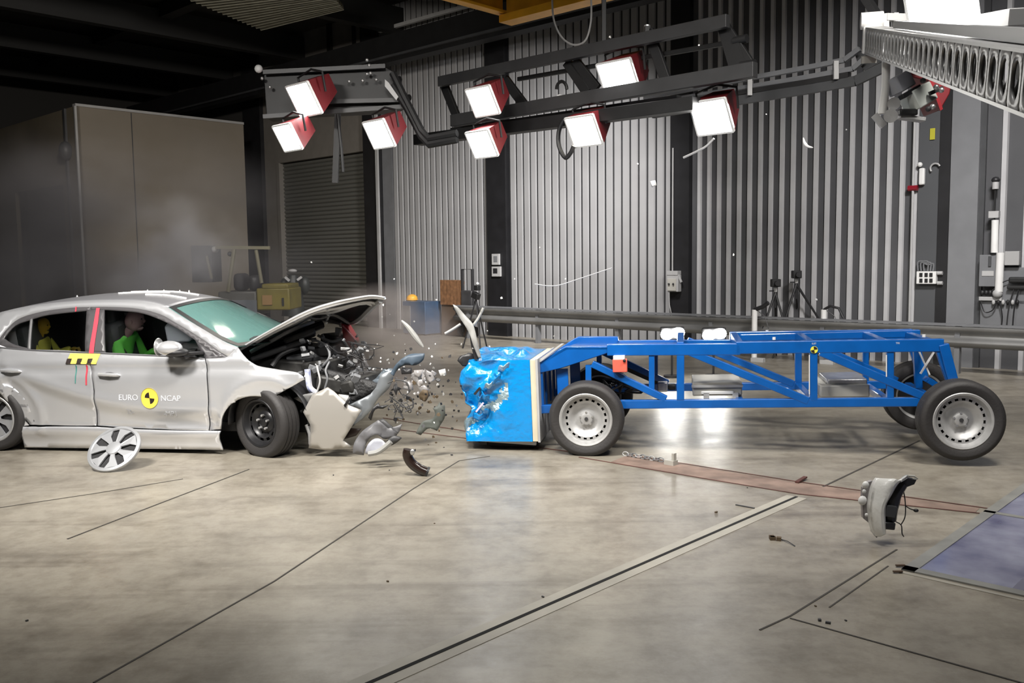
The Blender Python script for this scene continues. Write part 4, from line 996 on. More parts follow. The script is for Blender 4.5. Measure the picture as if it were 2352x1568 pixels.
for a, b in (((605, 268), (925, 245)), ((700, 235), (915, 230)), ((605, 166), (885, 152))): MB().beam(gq(*a, 11.22), gq(*b, 11.22), .05, .05).build('gantry_rib', rigl, gan, smooth=False)
for k, (px, py) in enumerate(((602, 180), (620, 200), (802, 187), (833, 185), (864, 183), (843, 138), (848, 150), (851, 168), (843, 170))): MB().ball(gq(px, py, 11.2), .022).build('gantry_bolt', alu, gan)
MB().ball(gq(594, 158, 11.2), .05).build('end_lamp', white, gan)
for off in (0, 14): MB().tube([gq(902, 168+off*2, 11.2), gq(935, 235+off, 11.1), gq(968, 300+off, 11.0), gq(985, 318+off, 10.95), gq(1050, 306+off, 10.8)], .045, 8).build('bent_arm', rigm, gan)
MB().prism([gq(884, 182, 11.1), gq(893, 190, 11.1), gq(915, 222, 11.1), gq(910, 230, 11.1), gq(884, 198, 11.1)], (0, .02, 0)).build('pale_label_plate', lgrey, gan)
MB().beam(gq(776, 262, 11.2), gq(770, 420, 11.2), .07, .05).build('hanging_strap', blkmet, gan, smooth=False); MB().tube([gq(776, 262, 11.1), gq(784, 340, 11.1), gq(788, 395, 11.1)], .018, 6).build('hanging_cable', blkmet, gan)
# cable trunking running to the right
tray = thing('cable_tray', 'grey twin rail cable tray bending up towards the slotted arm at top right', 'cable tray', RP(1760, 175, 5.2), (0, 0, 0)); TO = RP(1760, 175, 5.2)
for pts, w, m in ((((1480, 224), (1840, 158), (1940, 138), (1975, 112)), .05, mgrey), (((1480, 240), (1850, 178), (1960, 158), (1990, 132)), .05, mgrey), (((1500, 262), (1850, 206), (1965, 186), (2040, 150)), .10, dgrey), (((1560, 232), (1850, 190), (1950, 172)), .06, blkmet)):
    q = [RP(*p, 5.2)-TO for p in pts]
    for a, b in zip(q[:-1], q[1:]): MB().beam(a, b, .05, w).build('tray_rail', m, tray, smooth=False)
for px, y0, y1 in ((1722, 178, 205), (1920, 140, 168)): MB().beam(RP(px, y0, 5.25)-TO, RP(px, y1+14, 5.25)-TO, .05, .03, up=(0, 1, 0)).build('tray_clamp', lgrey, tray, smooth=False)
MB().prism([RP(*p, 5.1)-TO for p in ((1962, 118), (2005, 100), (2030, 125), (2028, 140), (1985, 162), (1968, 140))], N*-.1).build('tray_box', dgrey, tray)
# yellow overhead crane
u1, z1 = wp(1146, 52, 5.6); u2, _ = wp(1386, 0, 5.6); u3, z3 = wp(1502, 46, 5.6); u4, _ = wp(1530, 38, 5.6)
crane = thing('overhead_crane', 'yellow overhead crane girder at the top edge of the picture', 'crane', B(u1, 5.6, z1), (0, 0, BA))
def cb(name, a, b, n0, n1, z0, z1_, m=yellow):
    return MB().box(((a+b)/2-u1, -((n0+n1)/2-5.6), (z0+z1_)/2-z1), (b-a, abs(n1-n0), z1_-z0)).build(name, m, crane, smooth=False, bevel=.004)
cb('girder_flange', u1, u2+.6, 5.6, 5.35, z1, z1+.10); cb('girder_web', u1, u2+.6, 5.45, 5.40, z1+.1, z1+.8)
cb('carriage_flange', u1-.05, u1+.10, 5.55, 8.6, z1+.11, z1+.15); cb('carriage_web', u1-.0, u1+.03, 5.55, 8.6, z1+.15, z1+.8)
cb('carriage_flange', u3, u4, 5.6, 8.6, z1, z1+.04); cb('carriage_web', u3, u3+.03, 5.6, 8.6, z1+.04, z1+.8); cb('carriage_end', u3, u4, 5.55, 5.6, z1, z1+.8)
cbl = thing('hanging_cable', None, None)
pts = [RP(*p, 5.9) for p in ((1268, -8), (1272, 45), (1290, 85), (1318, 103), (1345, 92), (1357, 50), (1358, 0))]
bpy.data.objects.remove(cbl)
single(MB().tube([curve_at(pts, k/40) for k in range(41)], .012, 6), 'hanging_cable', lgrey, 'thin pale cable looping down below the yellow crane girder', 'cable', pts[3])
# slotted camera arm, top right
A0, A1 = P(2005, 92, 8.0), P(2352, 176, 3.37); A1 = A0+(A1-A0)*1.12
ad = (A1-A0).normalized(); AL = (A1-A0).length; side = ad.cross(V((0, 0, 1))).normalized(); upv = side.cross(ad)
am = Matrix((ad, -side, upv)).transposed()
arm = thing('slotted_camera_arm', 'pale aluminium arm with a row of long slots, sloping in from the top right', 'camera arm', A0, am)
ncell = 32; cw = AL/ncell; H_ = .205
alug = mat('arm_light_grey', (.27, .27, .27), .4, .2)
for s, nm in ((-1, 'slotted_side'), (1, 'slotted_side')):
    mb = MB(); b = mb.b
    for k in range(ncell):
        x0 = k*cw; ring1 = []; ring2 = []
        for a in range(24):
            t = 2*PI*(a+.5)/24; c_, s_ = math.cos(t), math.sin(t); m_ = max(abs(c_), abs(s_))
            ring1.append(b.verts.new((x0+cw/2+c_/m_*cw/2, s*.06, s_/m_*H_/2)))
            zz = (H_*.34-cw*.30); ring2.append(b.verts.new((x0+cw/2+c_*cw*.30, s*.06, s_*cw*.30+(zz if s_ > 0 else -zz))))
        for a in range(24): b.faces.new((ring1[a], ring1[(a+1) % 24], ring2[(a+1) % 24], ring2[a]))
    mb.build(nm, alug, arm, solid=.012, off=0, ang=30)
for z in (-H_/2, H_/2): MB().box((AL/2, 0, z), (AL, .135, .014)).build('arm_flange', alug, arm, smooth=False)
MB().box((AL*.62, 0, H_/2+.04), (AL*.74, .03, .05)).build('top_rail', alug, arm, smooth=False)
MB().box((-.03, 0, 0), (.10, .16, .22)).build('end_block', white, arm, bevel=.01); MB().cyl((-.06, -.1, .16), (-.06, .08, .16), .07, 20).build('end_wheel', white, arm)
MB().box((-.08, 0, .09), (.07, .1, .10)).build('end_bracket', white, arm, bevel=.02); MB().box((-.05, -.02, -.16), (.10, .12, .06)).build('end_foot', beige, arm)
# second grey beam crossing above and struts
pa = [P(2040, 40, 8.2), P(2110, 38, 8.0)]
bm = thing('arm_support_beam', 'grey box beam crossing behind the slotted arm at the upper right', 'support beam', P(2250, 60, 6.9), (0, 0, 0)); BO = P(2250, 60, 6.9)
MB().beam(P(2080, 82, 8.0)-BO, P(2352, 38, 5.4)-BO, .16, .10).build('box_beam', alug, bm, smooth=False, bevel=.006)
MB().beam(P(2035, 40, 8.1)-BO, P(2108, 42, 8.1)-BO, .06, .06).build('short_beam', lgrey, bm, smooth=False)
MB().beam(P(2032, 32, 8.1)-BO, P(2034, 70, 8.1)-BO, .05, .05, up=(0, 1, 0)).build('upright', lgrey, bm, smooth=False); MB().beam(P(2057, 30, 8.1)-BO, P(2057, 66, 8.1)-BO, .04, .04, up=(0, 1, 0)).build('upright', lgrey, bm, smooth=False)
MB().beam(P(1985, -10, 8.3)-BO, P(2020, 45, 8.2)-BO, .13, .06).build('black_strut', blkmet, bm, smooth=False)
MB().beam(P(2345, 70, 5.2)-BO, P(2350, 180, 5.2)-BO, .05, .05, up=(0, 1, 0)).build('upright', blkmet, bm, smooth=False)
# hanging camera with its bracket
HO = P(2080, 220, 7.3)
hc = thing('hanging_high_speed_camera', 'grey boxed camera with silver knobs hanging under the slotted arm', 'camera', HO, (0, 0, 0))
h_ = lambda px, py, Y=7.3: P(px, py, Y)-HO
rm = Matrix.Rotation(R(-28), 3, 'Y') @ Matrix.Rotation(R(25), 3, 'Z')
MB().tube([h_(2036, 120), h_(2034, 200), h_(2027, 262)], [.034, .03, .036], 12).build('white_hanger_tube', white, hc)
MB().box(h_(2066, 192), (.17, .14, .13), rm).build('grey_case', mat('camera_case_grey', (.30, .31, .34), .45), hc, bevel=.01)
MB().box(h_(2108, 225), (.22, .16, .15), rm).build('pale_case', mat('camera_case_pale', (.50, .53, .50), .4), hc, bevel=.01)
MB().box(h_(2090, 212, 7.22), (.22, .05, .035), rm).build('case_gap', blackp, hc, bevel=.004)
MB().cyl(h_(2053, 238, 7.2), h_(2053, 238, 7.12), .048, 20).build('silver_knob', alu, hc); MB().cyl(h_(2046, 266, 7.2), h_(2046, 266, 7.1), .052, 20).build('silver_knob', alu, hc)
MB().box(h_(2092, 272), (.20, .1, .03), Matrix.Rotation(R(8), 3, 'Y')).build('base_plate', lgrey, hc, bevel=.004); MB().beam(h_(2008, 264), h_(2030, 290), .03, .05).build('clamp_lever', lgrey, hc)
MB().box(h_(2085, 258, 7.25), (.14, .06, .05)).build('lens_block', blkmet, hc, bevel=.01)
for k, (px, py) in enumerate(((2120, 185), (2132, 250), (2150, 200), (2162, 207), (2142, 245))): MB().ball(h_(px, py, 7.15), .022).build('screw', alu if k > 1 else darkp, hc)
MB().beam(h_(2135, 215, 7.2), h_(2165, 202, 7.2), .03, .03).build('dark_bracket', blkmet, hc)
ff = P(2150, 200, 7.7)
fl = thing('floodlight', 'switched-off red floodlight housing behind the hanging camera', 'floodlight', ff, (0, 0, 0))
MB().prism([P(*p, 7.6)-ff for p in ((2062, 172), (2100, 160), (2190, 172), (2182, 215), (2160, 254), (2146, 225), (2135, 185))], (.02, .35, .0)).build('housing', red, fl, bevel=.01)
MB().prism([P(*p, 7.58)-ff for p in ((2134, 183), (2142, 180), (2166, 250), (2160, 254))], (0, .02, 0)).build('housing_rim', mat('dark_red', (.20, .01, .015), .4), fl)
# ================================================================ THINGS ALONG THE WALL
def wthing(name, label, cat, px, py, n=0.0, group=None):
    u, z = wp(px, py, n); return thing(name, label, cat, B(u, n, z), (0, 0, BA), group), u, z
def wb(t, u, z, x1, y1, x2, y2, n, d, name, m, bevel=.006, n0=0):      # box between two picture corners on plane n (front), depth d
    a = wp(x1, y1, n); b = wp(x2, y2, n)
    return MB().box(((a[0]+b[0])/2-u, -(n-d/2-n0), (a[1]+b[1])/2-z), (abs(b[0]-a[0]), d, abs(a[1]-b[1]))).build(name, m, t, smooth=False, bevel=bevel)
# guard rail
gn = .95
ga, gb = wp(1046, 740, gn)[0], wu(2352)+1.5
gr = thing('guard_rail', 'long galvanised crash barrier running along the foot of the corrugated wall', 'guard rail', B(ga, gn, 0), (0, 0, BA))
prof = [(0, .70), (.035, .69), (.04, .655), (.0, .62), (-.035, .595), (-.04, .57), (-.035, .545), (0, .52), (.04, .485), (.04, .455), (.0, .43), (-.005, .40)]
galv = mat('galvanised_rail', (.27, .27, .265), .38, .5, var=.3, vscale=1.5)
MB().grid(lambda i, j: V(((gb-ga)*i, -prof[min(11, int(round(j*11)))][0]-.03, prof[min(11, int(round(j*11)))][1]-.02)), 30, 11).build('rail_beam', galv, gr, solid=.006, ang=60)
MB().box(((gb-ga)/2, .02, .70), ((gb-ga), .12, .03)).build('rail_cap', mgrey, gr, smooth=False)
k = 0; x = .4
while x < gb-ga: MB().box((x, .04, .34), (.07, .10, .68)).build('rail_post', mgrey, gr, smooth=False); x += 2.0
# white bollards, their feet, and the lamps on them
def atf(px, py): q = G(px, py); return q
for px, py, lab in ((1732, 829, 'white bollard left of the two camera tripods'), (1890, 834, 'white bollard right of the two camera tripods')):
    q = G(px, py); t = thing('bollard', lab, 'bollard', q, (0, 0, BA), 'white bollards by the tripods')
    zt2 = (q.y/ray(px, 711).y*ray(px, 711).z)+CP.z
    MB().cyl((0, 0, 0), (0, 0, zt2), .045, 16).build('bollard_post', white, t); MB().box((.10, -.06, .03), (.22, .10, .07)).build('bollard_foot', lgrey, t, bevel=.008)
    MB().tube([V((.0, 0, zt2)), V((.10, 0, zt2+.06)), V((.24, .0, zt2+.03)), V((.32, 0, zt2-.12))] if px > 1800 else [V((0, 0, zt2)), V((.14, 0, zt2+.05)), V((.24, 0, zt2+.12))], .022 if px > 1800 else .035, 8).build('black_holder', blackp, t)
    MB().tube([V((0.03, 0, zt2)), V((.18, 0, zt2-.10)), V((.25, 0, zt2-.3))], .006, 5).build('cable', blackp, t)
def tripod(hx, hy, legs, Y, lab):
    top = P(hx, hy, Y); t = thing('camera_tripod', lab, 'tripod', (top.x, top.y, 0), (0, 0, 0), 'camera tripods by the guard rail')
    o = V((top.x, top.y, 0)); hz = top.z
    MB().cyl((0, 0, hz-.25), (0, 0, hz+.08), .018, 10).build('centre_column', blackp, t)
    for px, py, dy in legs:
        q = P(px, py, Y+dy); d = (q-V((top.x, top.y, hz))); f = V((top.x, top.y, hz))+d*(hz/(hz-q.z)); MB().tube([V((0, 0, hz)), (f-o)*.55+V((0, 0, hz*.45)), f-o], [.022, .017, .012], 8).build('leg', blackp, t)
    MB().box((0, 0, hz+.05), (.05, .05, .08)).build('tripod_head', lgrey, t, bevel=.01)
    MB().box((-.05, 0, hz+.03), (.10, .025, .02)).build('pan_handle', blackp, t)
    MB().box((.0, 0, hz+.16), (.15, .12, .13)).build('camera_body', blkmet, t, bevel=.012); MB().cyl((-.0, -.06, hz+.16), (-.01, -.16, hz+.155), .04, 14).build('lens', blackp, t)
tripod(1781, 672, ((1752, 755, -.05), (1805, 755, -.12), (1782, 742, .25)), 15.0, 'lower black camera tripod, left of the pair behind the trolley')
tripod(1829, 652, ((1798, 750, -.05), (1878, 728, -.02), (1830, 700, .3)), 15.2, 'taller black camera tripod, right of the pair behind the trolley')
# two floor lamps glowing just behind the trolley
for px, py, Y, w, lab, g in ((1545, 766, 12.8, .34, 'glowing lamp behind the trolley, left of the two with yellowish light', lampflood), (1641, 768, 12.8, .34, 'glowing lamp behind the trolley, right of the two with white light', lampflood)):
    q = P(px, py, Y); t = thing('floor_lamp', lab, 'lamp', (q.x, q.y, 0), (0, 0, R(-3)), 'lit lamps standing behind the trolley')
    MB().box((0, .06, q.z), (w, .08, .19)).build('lamp_housing', blackp, t, bevel=.02)
    for dx in (-.08, .08): MB().ball((dx, .0, q.z+dx*.15), .09, (1.0, .35, .85), 3).build('lamp_bulb', g, t)
    MB().cyl((0, .06, .03), (0, .06, q.z-.08), .015, 10).build('stand', blackp, t); MB().cyl((0, .06, 0), (0, .06, .03), .12, 20).build('base', blackp, t)
# control panels on the black column
t, u, z = wthing('wall_control_box', 'small grey framed panel, upper of two on the black column', 'control box', 1137, 595, .13); wb(t, u, z, 1129, 583, 1146, 608, .17, .05, 'case', lgrey, n0=.13); wb(t, u, z, 1133, 588, 1142, 602, .175, .01, 'display', mgrey, n0=.13)
t, u, z = wthing('wall_control_box', 'small grey framed panel with dark screen, lower of two on the black column', 'control box', 1138, 622, .13); wb(t, u, z, 1129, 612, 1149, 635, .17, .05, 'case', lgrey, n0=.13); wb(t, u, z, 1132, 616, 1142, 628, .175, .01, 'display', blackp, n0=.13)
# switch box with a conduit
t, u, z = wthing('switch_box', 'grey hooded switch box on the second black column, cable hanging below', 'switch box', 1543, 650, .13)
wb(t, u, z, 1531, 632, 1557, 670, .25, .12, 'case', lgrey, n0=.13); wb(t, u, z, 1533, 640, 1552, 668, .27, .02, 'cover', beige, n0=.13); wb(t, u, z, 1531, 622, 1556, 632, .26, .13, 'hood', lgrey, n0=.13)
for px in (1536, 1546): a = wp(px, 652, .29); MB().ball((a[0]-u, -.16, a[1]-z), .02).build('button', blackp, t)
a = wp(1560, 640, .2); b = wp(1566, 648, .2); MB().beam((wp(1557, 626, .2)[0]-u, -.08, wp(1557, 626, .2)[1]-z), (b[0]-u, -.08, b[1]-z), .03, .03).build('handle', lgrey, t)
a = wp(1547, 340, .14); MB().tube([(a[0]-u, -.03, a[1]-z), (a[0]-u, -.03, .1)], .014, 6).build('conduit', lgrey, t)
MB().tube([(0, -.1, -.15), (.03, -.12, -.4), (.12, -.13, -.75)], .008, 6).build('cable', lgrey, t)
# socket panel
t, u, z = wthing('socket_panel', 'white six-socket panel with cables arching over it on the dark wall panel', 'socket panel', 2127, 636, .06)
wb(t, u, z, 2105, 623, 2149, 652, .16, .10, 'case', white, n0=.06)
for px in (2115, 2127, 2138):
    for py in (631, 644): a = wp(px, py, .17); MB().box((a[0]-u, -.105, a[1]-z), (.045, .012, .06)).build('socket', blkmet, t)
for k in range(3):
    a = wp(2108+k*7, 622, .12); b = wp(2130+k*6, 622, .12); c = wp(2120+k*6, 600+k*4, .12); w3 = lambda q: V((q[0]-u, -.05, q[1]-z))
    MB().tube([curve_at([w3(a), (w3(a)+w3(c))/2+V((-.04, 0, .06)), w3(c), (w3(b)+w3(c))/2+V((.04, 0, .06)), w3(b)], i/16) for i in range(17)], .013, 6).build('cable_arch', mgrey, t)
for py in (627, 650):
    a = wp(2153, py, .12); b = wp(2165, py, .12); MB().cyl((a[0]-u, -.06, a[1]-z), (b[0]-u, -.06, b[1]-z), .03, 10).build('side_clip', lgrey, t)
# beacon, tube light, tag, hook
t, u, z = wthing('red_beacon', 'dark red warning beacon clipped to the last pale rib of the wall', 'beacon', 2097, 432, .1)
MB().cyl((-.07, 0, 0), (.07, 0, 0), .045, 14).build('beacon_lens', mat('dark_red_lens', (.22, .01, .02), .3), t); MB().cyl((0, 0, -2.2), (0, 0, 1.4), .02, 8).build('conduit', lgrey, t)
t, u, z = wthing('wall_tube_light', 'short white upright tube light on the dark wall panel', 'wall light', 2116, 400, .1)
wb(t, u, z, 2110, 386, 2122, 424, .14, .07, 'tube', white, .02, n0=.1); a = wp(2113, 378, .12); MB().ball((a[0]-u, -.02, a[1]-z), .04).build('bulb_cap', white, t)
t, u, z = wthing('yellow_tag', 'small yellow tag high on the dark wall panel', 'tag', 2141, 307, .06); wb(t, u, z, 2136, 295, 2147, 320, .075, .012, 'tag_plate', mat('tag_yellow', (.45, .42, .03), .6), .003, n0=.06)
t, u, z = wthing('hook', 'pale curved hook on the dark wall panel beside the tube light', 'hook', 2148, 386, .1)
MB().tube([V((.07*math.cos(a), 0, .07*math.sin(a))) for a in [R(20+k*22) for k in range(10)]], .014, 6).build('hook_ring', lgrey, t)
# right-hand equipment
t, u, z = wthing('grey_cabinet', 'tall grey electrical cabinet at the right edge with a pale label', 'electrical cabinet', 2268, 620, .2)
wb(t, u, z, 2250, 585, 2288, 658, .24, .16, 'case', mgrey, n0=.2); wb(t, u, z, 2255, 622, 2282, 634, .25, .01, 'label_plate', lgrey, n0=.2); wb(t, u, z, 2270, 588, 2276, 612, .26, .02, 'conduit_stub', dgrey, n0=.2)
t, u, z = wthing('junction_box', 'small light grey junction box on the pipe high beside the cabinet', 'junction box', 2284, 493, .2); wb(t, u, z, 2270, 485, 2293, 500, .26, .1, 'case', lgrey, n0=.2)
t, u, z = wthing('junction_box', 'square pale junction box at the right edge of the wall', 'junction box', 2324, 593, .2); wb(t, u, z, 2308, 577, 2340, 609, .28, .1, 'case', mat('pale_box', (.34, .34, .34), .5), n0=.2)
t, u, z = wthing('white_standpipe', 'thick white pipe running down beside the grey cabinet', 'pipe', 2290, 540, .2)
for (x1, y1, x2_, y2, w_) in ((2286, 505, 2284, 580, .05), (2298, 580, 2294, 670, .055)):
    a = wp(x1, y1, .25); b = wp(x2_, y2, .25); MB().cyl((a[0]-u, -.05, a[1]-z), (b[0]-u, -.05, b[1]-z), w_, 12).build('pipe_section', white, t)
MB().ball((wp(2291, 674, .25)[0]-u, -.05, wp(2291, 674, .25)[1]-z), .07).build('pipe_elbow', lgrey, t)
t, u, z = wthing('wall_lamp', 'small black topped wall lamp above the junction box', 'wall lamp', 2287, 418, .2)
MB().ball((0, 0, .03), .06, (1, 1, .8)).build('lamp_cap', blackp, t); MB().cyl((0, 0, -.10), (0, 0, 0), .045, 12).build('lamp_body', lgrey, t); MB().cyl((0, 0, -.6), (0, 0, -.1), .012, 6).build('conduit', blkmet, t)
t, u, z = wthing('work_board', 'grey backboard with hoses and a tap rail at the right edge', 'backboard', 2310, 690, .15)
wb(t, u, z, 2252, 688, 2352+60, 760, .18, .03, 'lower_board', mgrey, n0=.15); wb(t, u, z, 2303, 614, 2352+60, 700, .18, .03, 'upper_board', mgrey, n0=.15)
wb(t, u, z, 2248, 681, 2300, 691, .24, .1, 'shelf', lgrey, n0=.15)
wb(t, u, z, 2316, 636, 2352+30, 650, .30, .14, 'black_manifold', blkmet, .02, n0=.15); wb(t, u, z, 2312, 656, 2352+30, 664, .28, .10, 'black_manifold', blkmet, .01, n0=.15)
for k in range(6): a = wp(2282+k*11, 694, .24); MB().ball((a[0]-u, -.09, a[1]-z), .03, (.8, .8, 1.3)).build('tap', blkmet if k % 2 else lgrey, t)
for k in range(5): a = wp(2256+k*9, 672, .24); MB().ball((a[0]-u, -.09, a[1]-z), .035, (1, .8, 1.2)).build('valve', blkmet, t)
for pts in (((2252, 690), (2262, 716), (2280, 712), (2290, 692)), ((2296, 694), (2302, 725), (2300, 750)), ((2330, 660), (2318, 700), (2312, 748)), ((2325, 640), (2300, 650), (2278, 668)), ((2340, 664), (2330, 705), (2326, 750))):
    q = [V((wp(*p, .26)[0]-u, -.11, wp(*p, .26)[1]-z)) for p in pts]; MB().tube([curve_at(q, i/14) for i in range(15)], .009, 5).build('hose', blackp, t)
q = G(2228, 838)+N*.2; t = thing('leaning_panel', 'plain grey sheet leaning low against the wall behind the trolley\'s back wheel', 'panel', q, (0, 0, BA))
MB().box((0, .05, .20), (.56, .02, .40), Matrix.Rotation(R(-8), 3, 'X')).build('sheet', mgrey, t)
# items at the end of the guard rail: blue cabinet, pallet, trolley, ball
def onfl(px, n):                 # floor point under picture column px, n metres off the wall
    u, _ = wp(px, 700, n); return B(u, n, 0)
def fthing(name, lab, cat, px, n, group=None): return thing(name, lab, cat, onfl(px, n), (0, 0, BA), group)
t = fthing('blue_cabinet', 'blue steel cabinet with a grey door panel, on the floor left of the pallet', 'cabinet', 946, 1.1)
blc = mat('cabinet_blue', (.035, .085, .17), .5, var=.3)
MB().box((0, .3, .40), (.78, .5, .74)).build('body', blc, t, bevel=.01); MB().box((-.24, .04, .42), (.26, .02, .5)).build('door_panel', mgrey, t)
for sx in (-.33, .33): MB().box((sx, .1, .02), (.06, .06, .05)).build('foot', blkmet, t)
c0 = onfl(946, 1.1); qq = c0+U*-.30+V((0, 0, .79))
yb = thing('yellow_helmet', 'small yellow helmet lying on the blue cabinet', 'helmet', c0+U*-.28-N*.25+V((0, 0, .805)), (0, 0, 0))
MB().ball((0, 0, .02), .13, (1, 1, .8), 3).build('helmet_shell', yellow, yb); MB().cyl((0, 0, -.01), (0, 0, .005), .145, 20).build('helmet_brim', yellow, yb)
t = fthing('wooden_crate', 'brown slatted wooden crate standing behind the blue cabinet', 'crate', 1000, 1.2)
mb = MB()
for k in range(7): MB().box((-.32+.107*k, .5, .98), (.085, .03, .56)).build('slat', wood, t)
for zz in (.74, 1.2): MB().box((0, .53, zz), (.74, .03, .07)).build('crossbar', wood, t)
MB().box((0, .62, .36), (.74, .2, .70)).build('crate_base', mat('dark_wood', (.09, .06, .04), .8), t)
t = fthing('hand_truck', 'black hand truck with a square frame handle beside the crate', 'hand truck', 1052, 1.0)
MB().tube([V((-.16, .3, .1)), V((-.16, .3, 1.5)), V((.16, .3, 1.5)), V((.16, .3, .1))], .035, 8).build('frame', blackp, t); MB().box((.0, .3, .86), (.34, .1, .35)).build('load_box', darkp, t, bevel=.02)
for sx in (-.2, .2): MB().cyl((sx-.03, .3, .12), (sx+.03, .3, .12), .12, 18).build('wheel', rubber, t)
t = thing('camera_tripod', 'small black tripod with folded camera near the left end of the guard rail', 'tripod', G(1095, 800), (0, 0, BA), 'camera tripods by the guard rail')
for a in (90, 210, 330): MB().cyl((0, 0, .95), (.28*math.cos(R(a)), .28*math.sin(R(a)), 0), .016, 8).build('leg', blackp, t)
MB().box((0, 0, 1.02), (.16, .1, .12), Matrix.Rotation(R(20), 3, 'Y')).build('camera_body', blkmet, t, bevel=.01); MB().box((.04, 0, 1.17), (.10, .09, .10)).build('camera_top', blkmet, t, bevel=.01); MB().ball((.05, 0, 1.25), .03).build('white_knob', white, t)
# steel legs and posts beyond the trolley nose
# yellow fork-lift truck parked by the booth
q = P(560, 700, 17.5); q.z = 0
t = thing('forklift_truck', 'small yellow forklift truck with an open overhead guard, parked by the booth', 'forklift', q, (0, 0, 0))
fo = lambda px, py, dy=0: P(px, py, 17.5+dy)-q
def fbox(x1, y1, x2_, y2, d, name, m, dy=0, bevel=.03):
    a = fo(x1, y1, dy); b = fo(x2_, y2, dy); return MB().box(((a.x+b.x)/2, a.y+d/2, (a.z+b.z)/2), (abs(b.x-a.x), d, abs(a.z-b.z))).build(name, m, t, bevel=bevel)
fbox(588, 662, 666, 712, 1.0, 'counterweight', yelk); fbox(600, 652, 662, 664, .9, 'bonnet', yelk); fbox(500, 670, 590, 725, 1.0, 'chassis', mat('truck_grey', (.08, .08, .075), .5))
fbox(647, 684, 652, 702, .02, 'vent', blkmet, -.02, 0); fbox(602, 678, 625, 700, .02, 'worn_lettering_patch', mat('faint_red_patch', (.24, .14, .05), .6), -.02, 0)
fbox(438, 564, 488, 648, .6, 'mast', mat('mast_dark', (.02, .022, .025), .5), 0, .01)
for a, b, r in (((474, 588), (486, 640), .03), ((538, 572), (524, 670), .04), ((588, 574), (601, 650), .035)): MB().tube([fo(*a), fo(*b)], r, 8).build('guard_post', mat('post_dull_yellow', (.16, .15, .10), .5), t)
for dy in (0, .8): MB().beam(fo(495, 568, dy), fo(620, 569, dy), .06, .06).build('overhead_guard_bar', MATS['post_dull_yellow'], t)
for a in (500, 540, 580, 618): MB().beam(fo(a, 569, 0), fo(a, 569, .8), .04, .04).build('overhead_guard_slat', MATS['post_dull_yellow'], t)
MB().ball(fo(528, 583, .3), .05).build('work_light', blackp, t); MB().ball(fo(494, 573, .1), .08, (1, 1, .8)).build('mirror', lgrey, t)
fbox(533, 628, 560, 668, .5, 'seat_back', seatm, .2, .08); fbox(568, 632, 592, 668, .4, 'steering_console', blackp, .2, .08)
for px, rr in ((485, .28), (625, .26)):
    a = fo(px, 700); 
    for dy in (0, .85): MB().lathe([(0, 0), (rr*.5, 0), (rr, .02), (rr, .16), (rr*.5, .18), (0, .18)], (a.x, a.y+dy-.02, rr), (0, 1, 0), 28).build('wheel', rubber, t)
# white topped machine beside it
q = P(675, 700, 20.0); q.z = 0
t = thing('fire_trolley', 'dark upright machine with a pale round top and two pale handles by the shutter', 'machine', q, (0, 0, 0))
fo2 = lambda px, py, dy=0: P(px, py, 20.0+dy)-q
MB().tube([fo2(674, 725), fo2(674, 665), fo2(673, 632)], [.26, .20, .10], 14).build('body', mat('machine_dark', (.025, .03, .028), .5, var=.5, vscale=8), t)
MB().ball(fo2(672, 622), .10, (1, 1, .45)).build('round_top', lgrey, t)
for a, b in (((655, 636), (665, 645)), ((693, 636), (683, 643))): MB().beam(fo2(*a, -.15), fo2(*b, -.15), .05, .05).build('handle', lgrey, t)
MB().tube([fo2(668, 686, -.28), fo2(676, 688, -.3), fo2(688, 682, -.28)], .025, 6).build('pale_hose', lgrey, t)
MB().ball(fo2(700, 655, .0), .16, (.7, .7, 1.3)).build('side_tank', MATS['machine_dark'], t); MB().ball(fo2(653, 655, .0), .14, (.7, .7, 1.2)).build('side_tank', MATS['machine_dark'], t)
# glazed pit in the floor, right edge
c_u, c_n = gp(2070, 1309)
pit = thing('floor_camera_pit', 'violet blue glazed camera pit let into the floor at the right edge', 'floor window', B(c_u, c_n, 0), (0, 0, BA))
PW, PD = 3.2, 3.0
fw = .07
d_u, d_n = gp(2262, 1178); dv = abs(c_n-d_n)
fm_ = mat('pit_frame_steel', (.33, .33, .31), .45, .3, var=.25)
for (x0, y0, x1, y1) in ((0, 0, PW, fw), (0, 0, fw, PD), (0, PD-fw, PW, PD), (PW-fw, 0, PW, PD), (0, dv, PW, dv+.05)):
    MB().box(((x0+x1)/2, (y0+y1)/2, .004), (x1-x0, y1-y0, .010)).build('frame_bar', fm_, pit, smooth=False)
gm = mat('pit_glass_violet', (.07, .07, .15), .16, .0, spec=.9, var=.75, vscale=2.2, bump=.12, bscale=5, col2=(.26, .27, .36))
for (x0, y0, x1, y1) in ((fw, fw, PW-fw, dv), (fw, dv+.05, PW-fw, PD-fw)):
    MB().box(((x0+x1)/2, (y0+y1)/2, .001), (x1-x0, y1-y0, .006)).build('glass_sheet', gm, pit, smooth=False)
for x0 in (.55, .95, 1.35): MB().box((x0, PD/2, .0035), (.05, PD-2*fw, .004)).build('bar_below_glass', mat('pit_bar', (.15, .15, .21), .3), pit, smooth=False)
strip([(2062, 1312), (2352, 1378)], .03, lightcon, 'floor_joint_edge')
for px, py in ((2068, 1302), (2062, 1316)): 
    q = G(px, py); single(MB().box(q+V((0, 0, .01)), (.05, .015, .008)), 'pit_hinge', mat('rusty_steel', (.08, .05, .03), .7), 'small rusty hinge at the near corner of the floor pit, %s of two' % ('farther' if py < 1310 else 'nearer'), 'hinge', q, group='pit hinges')
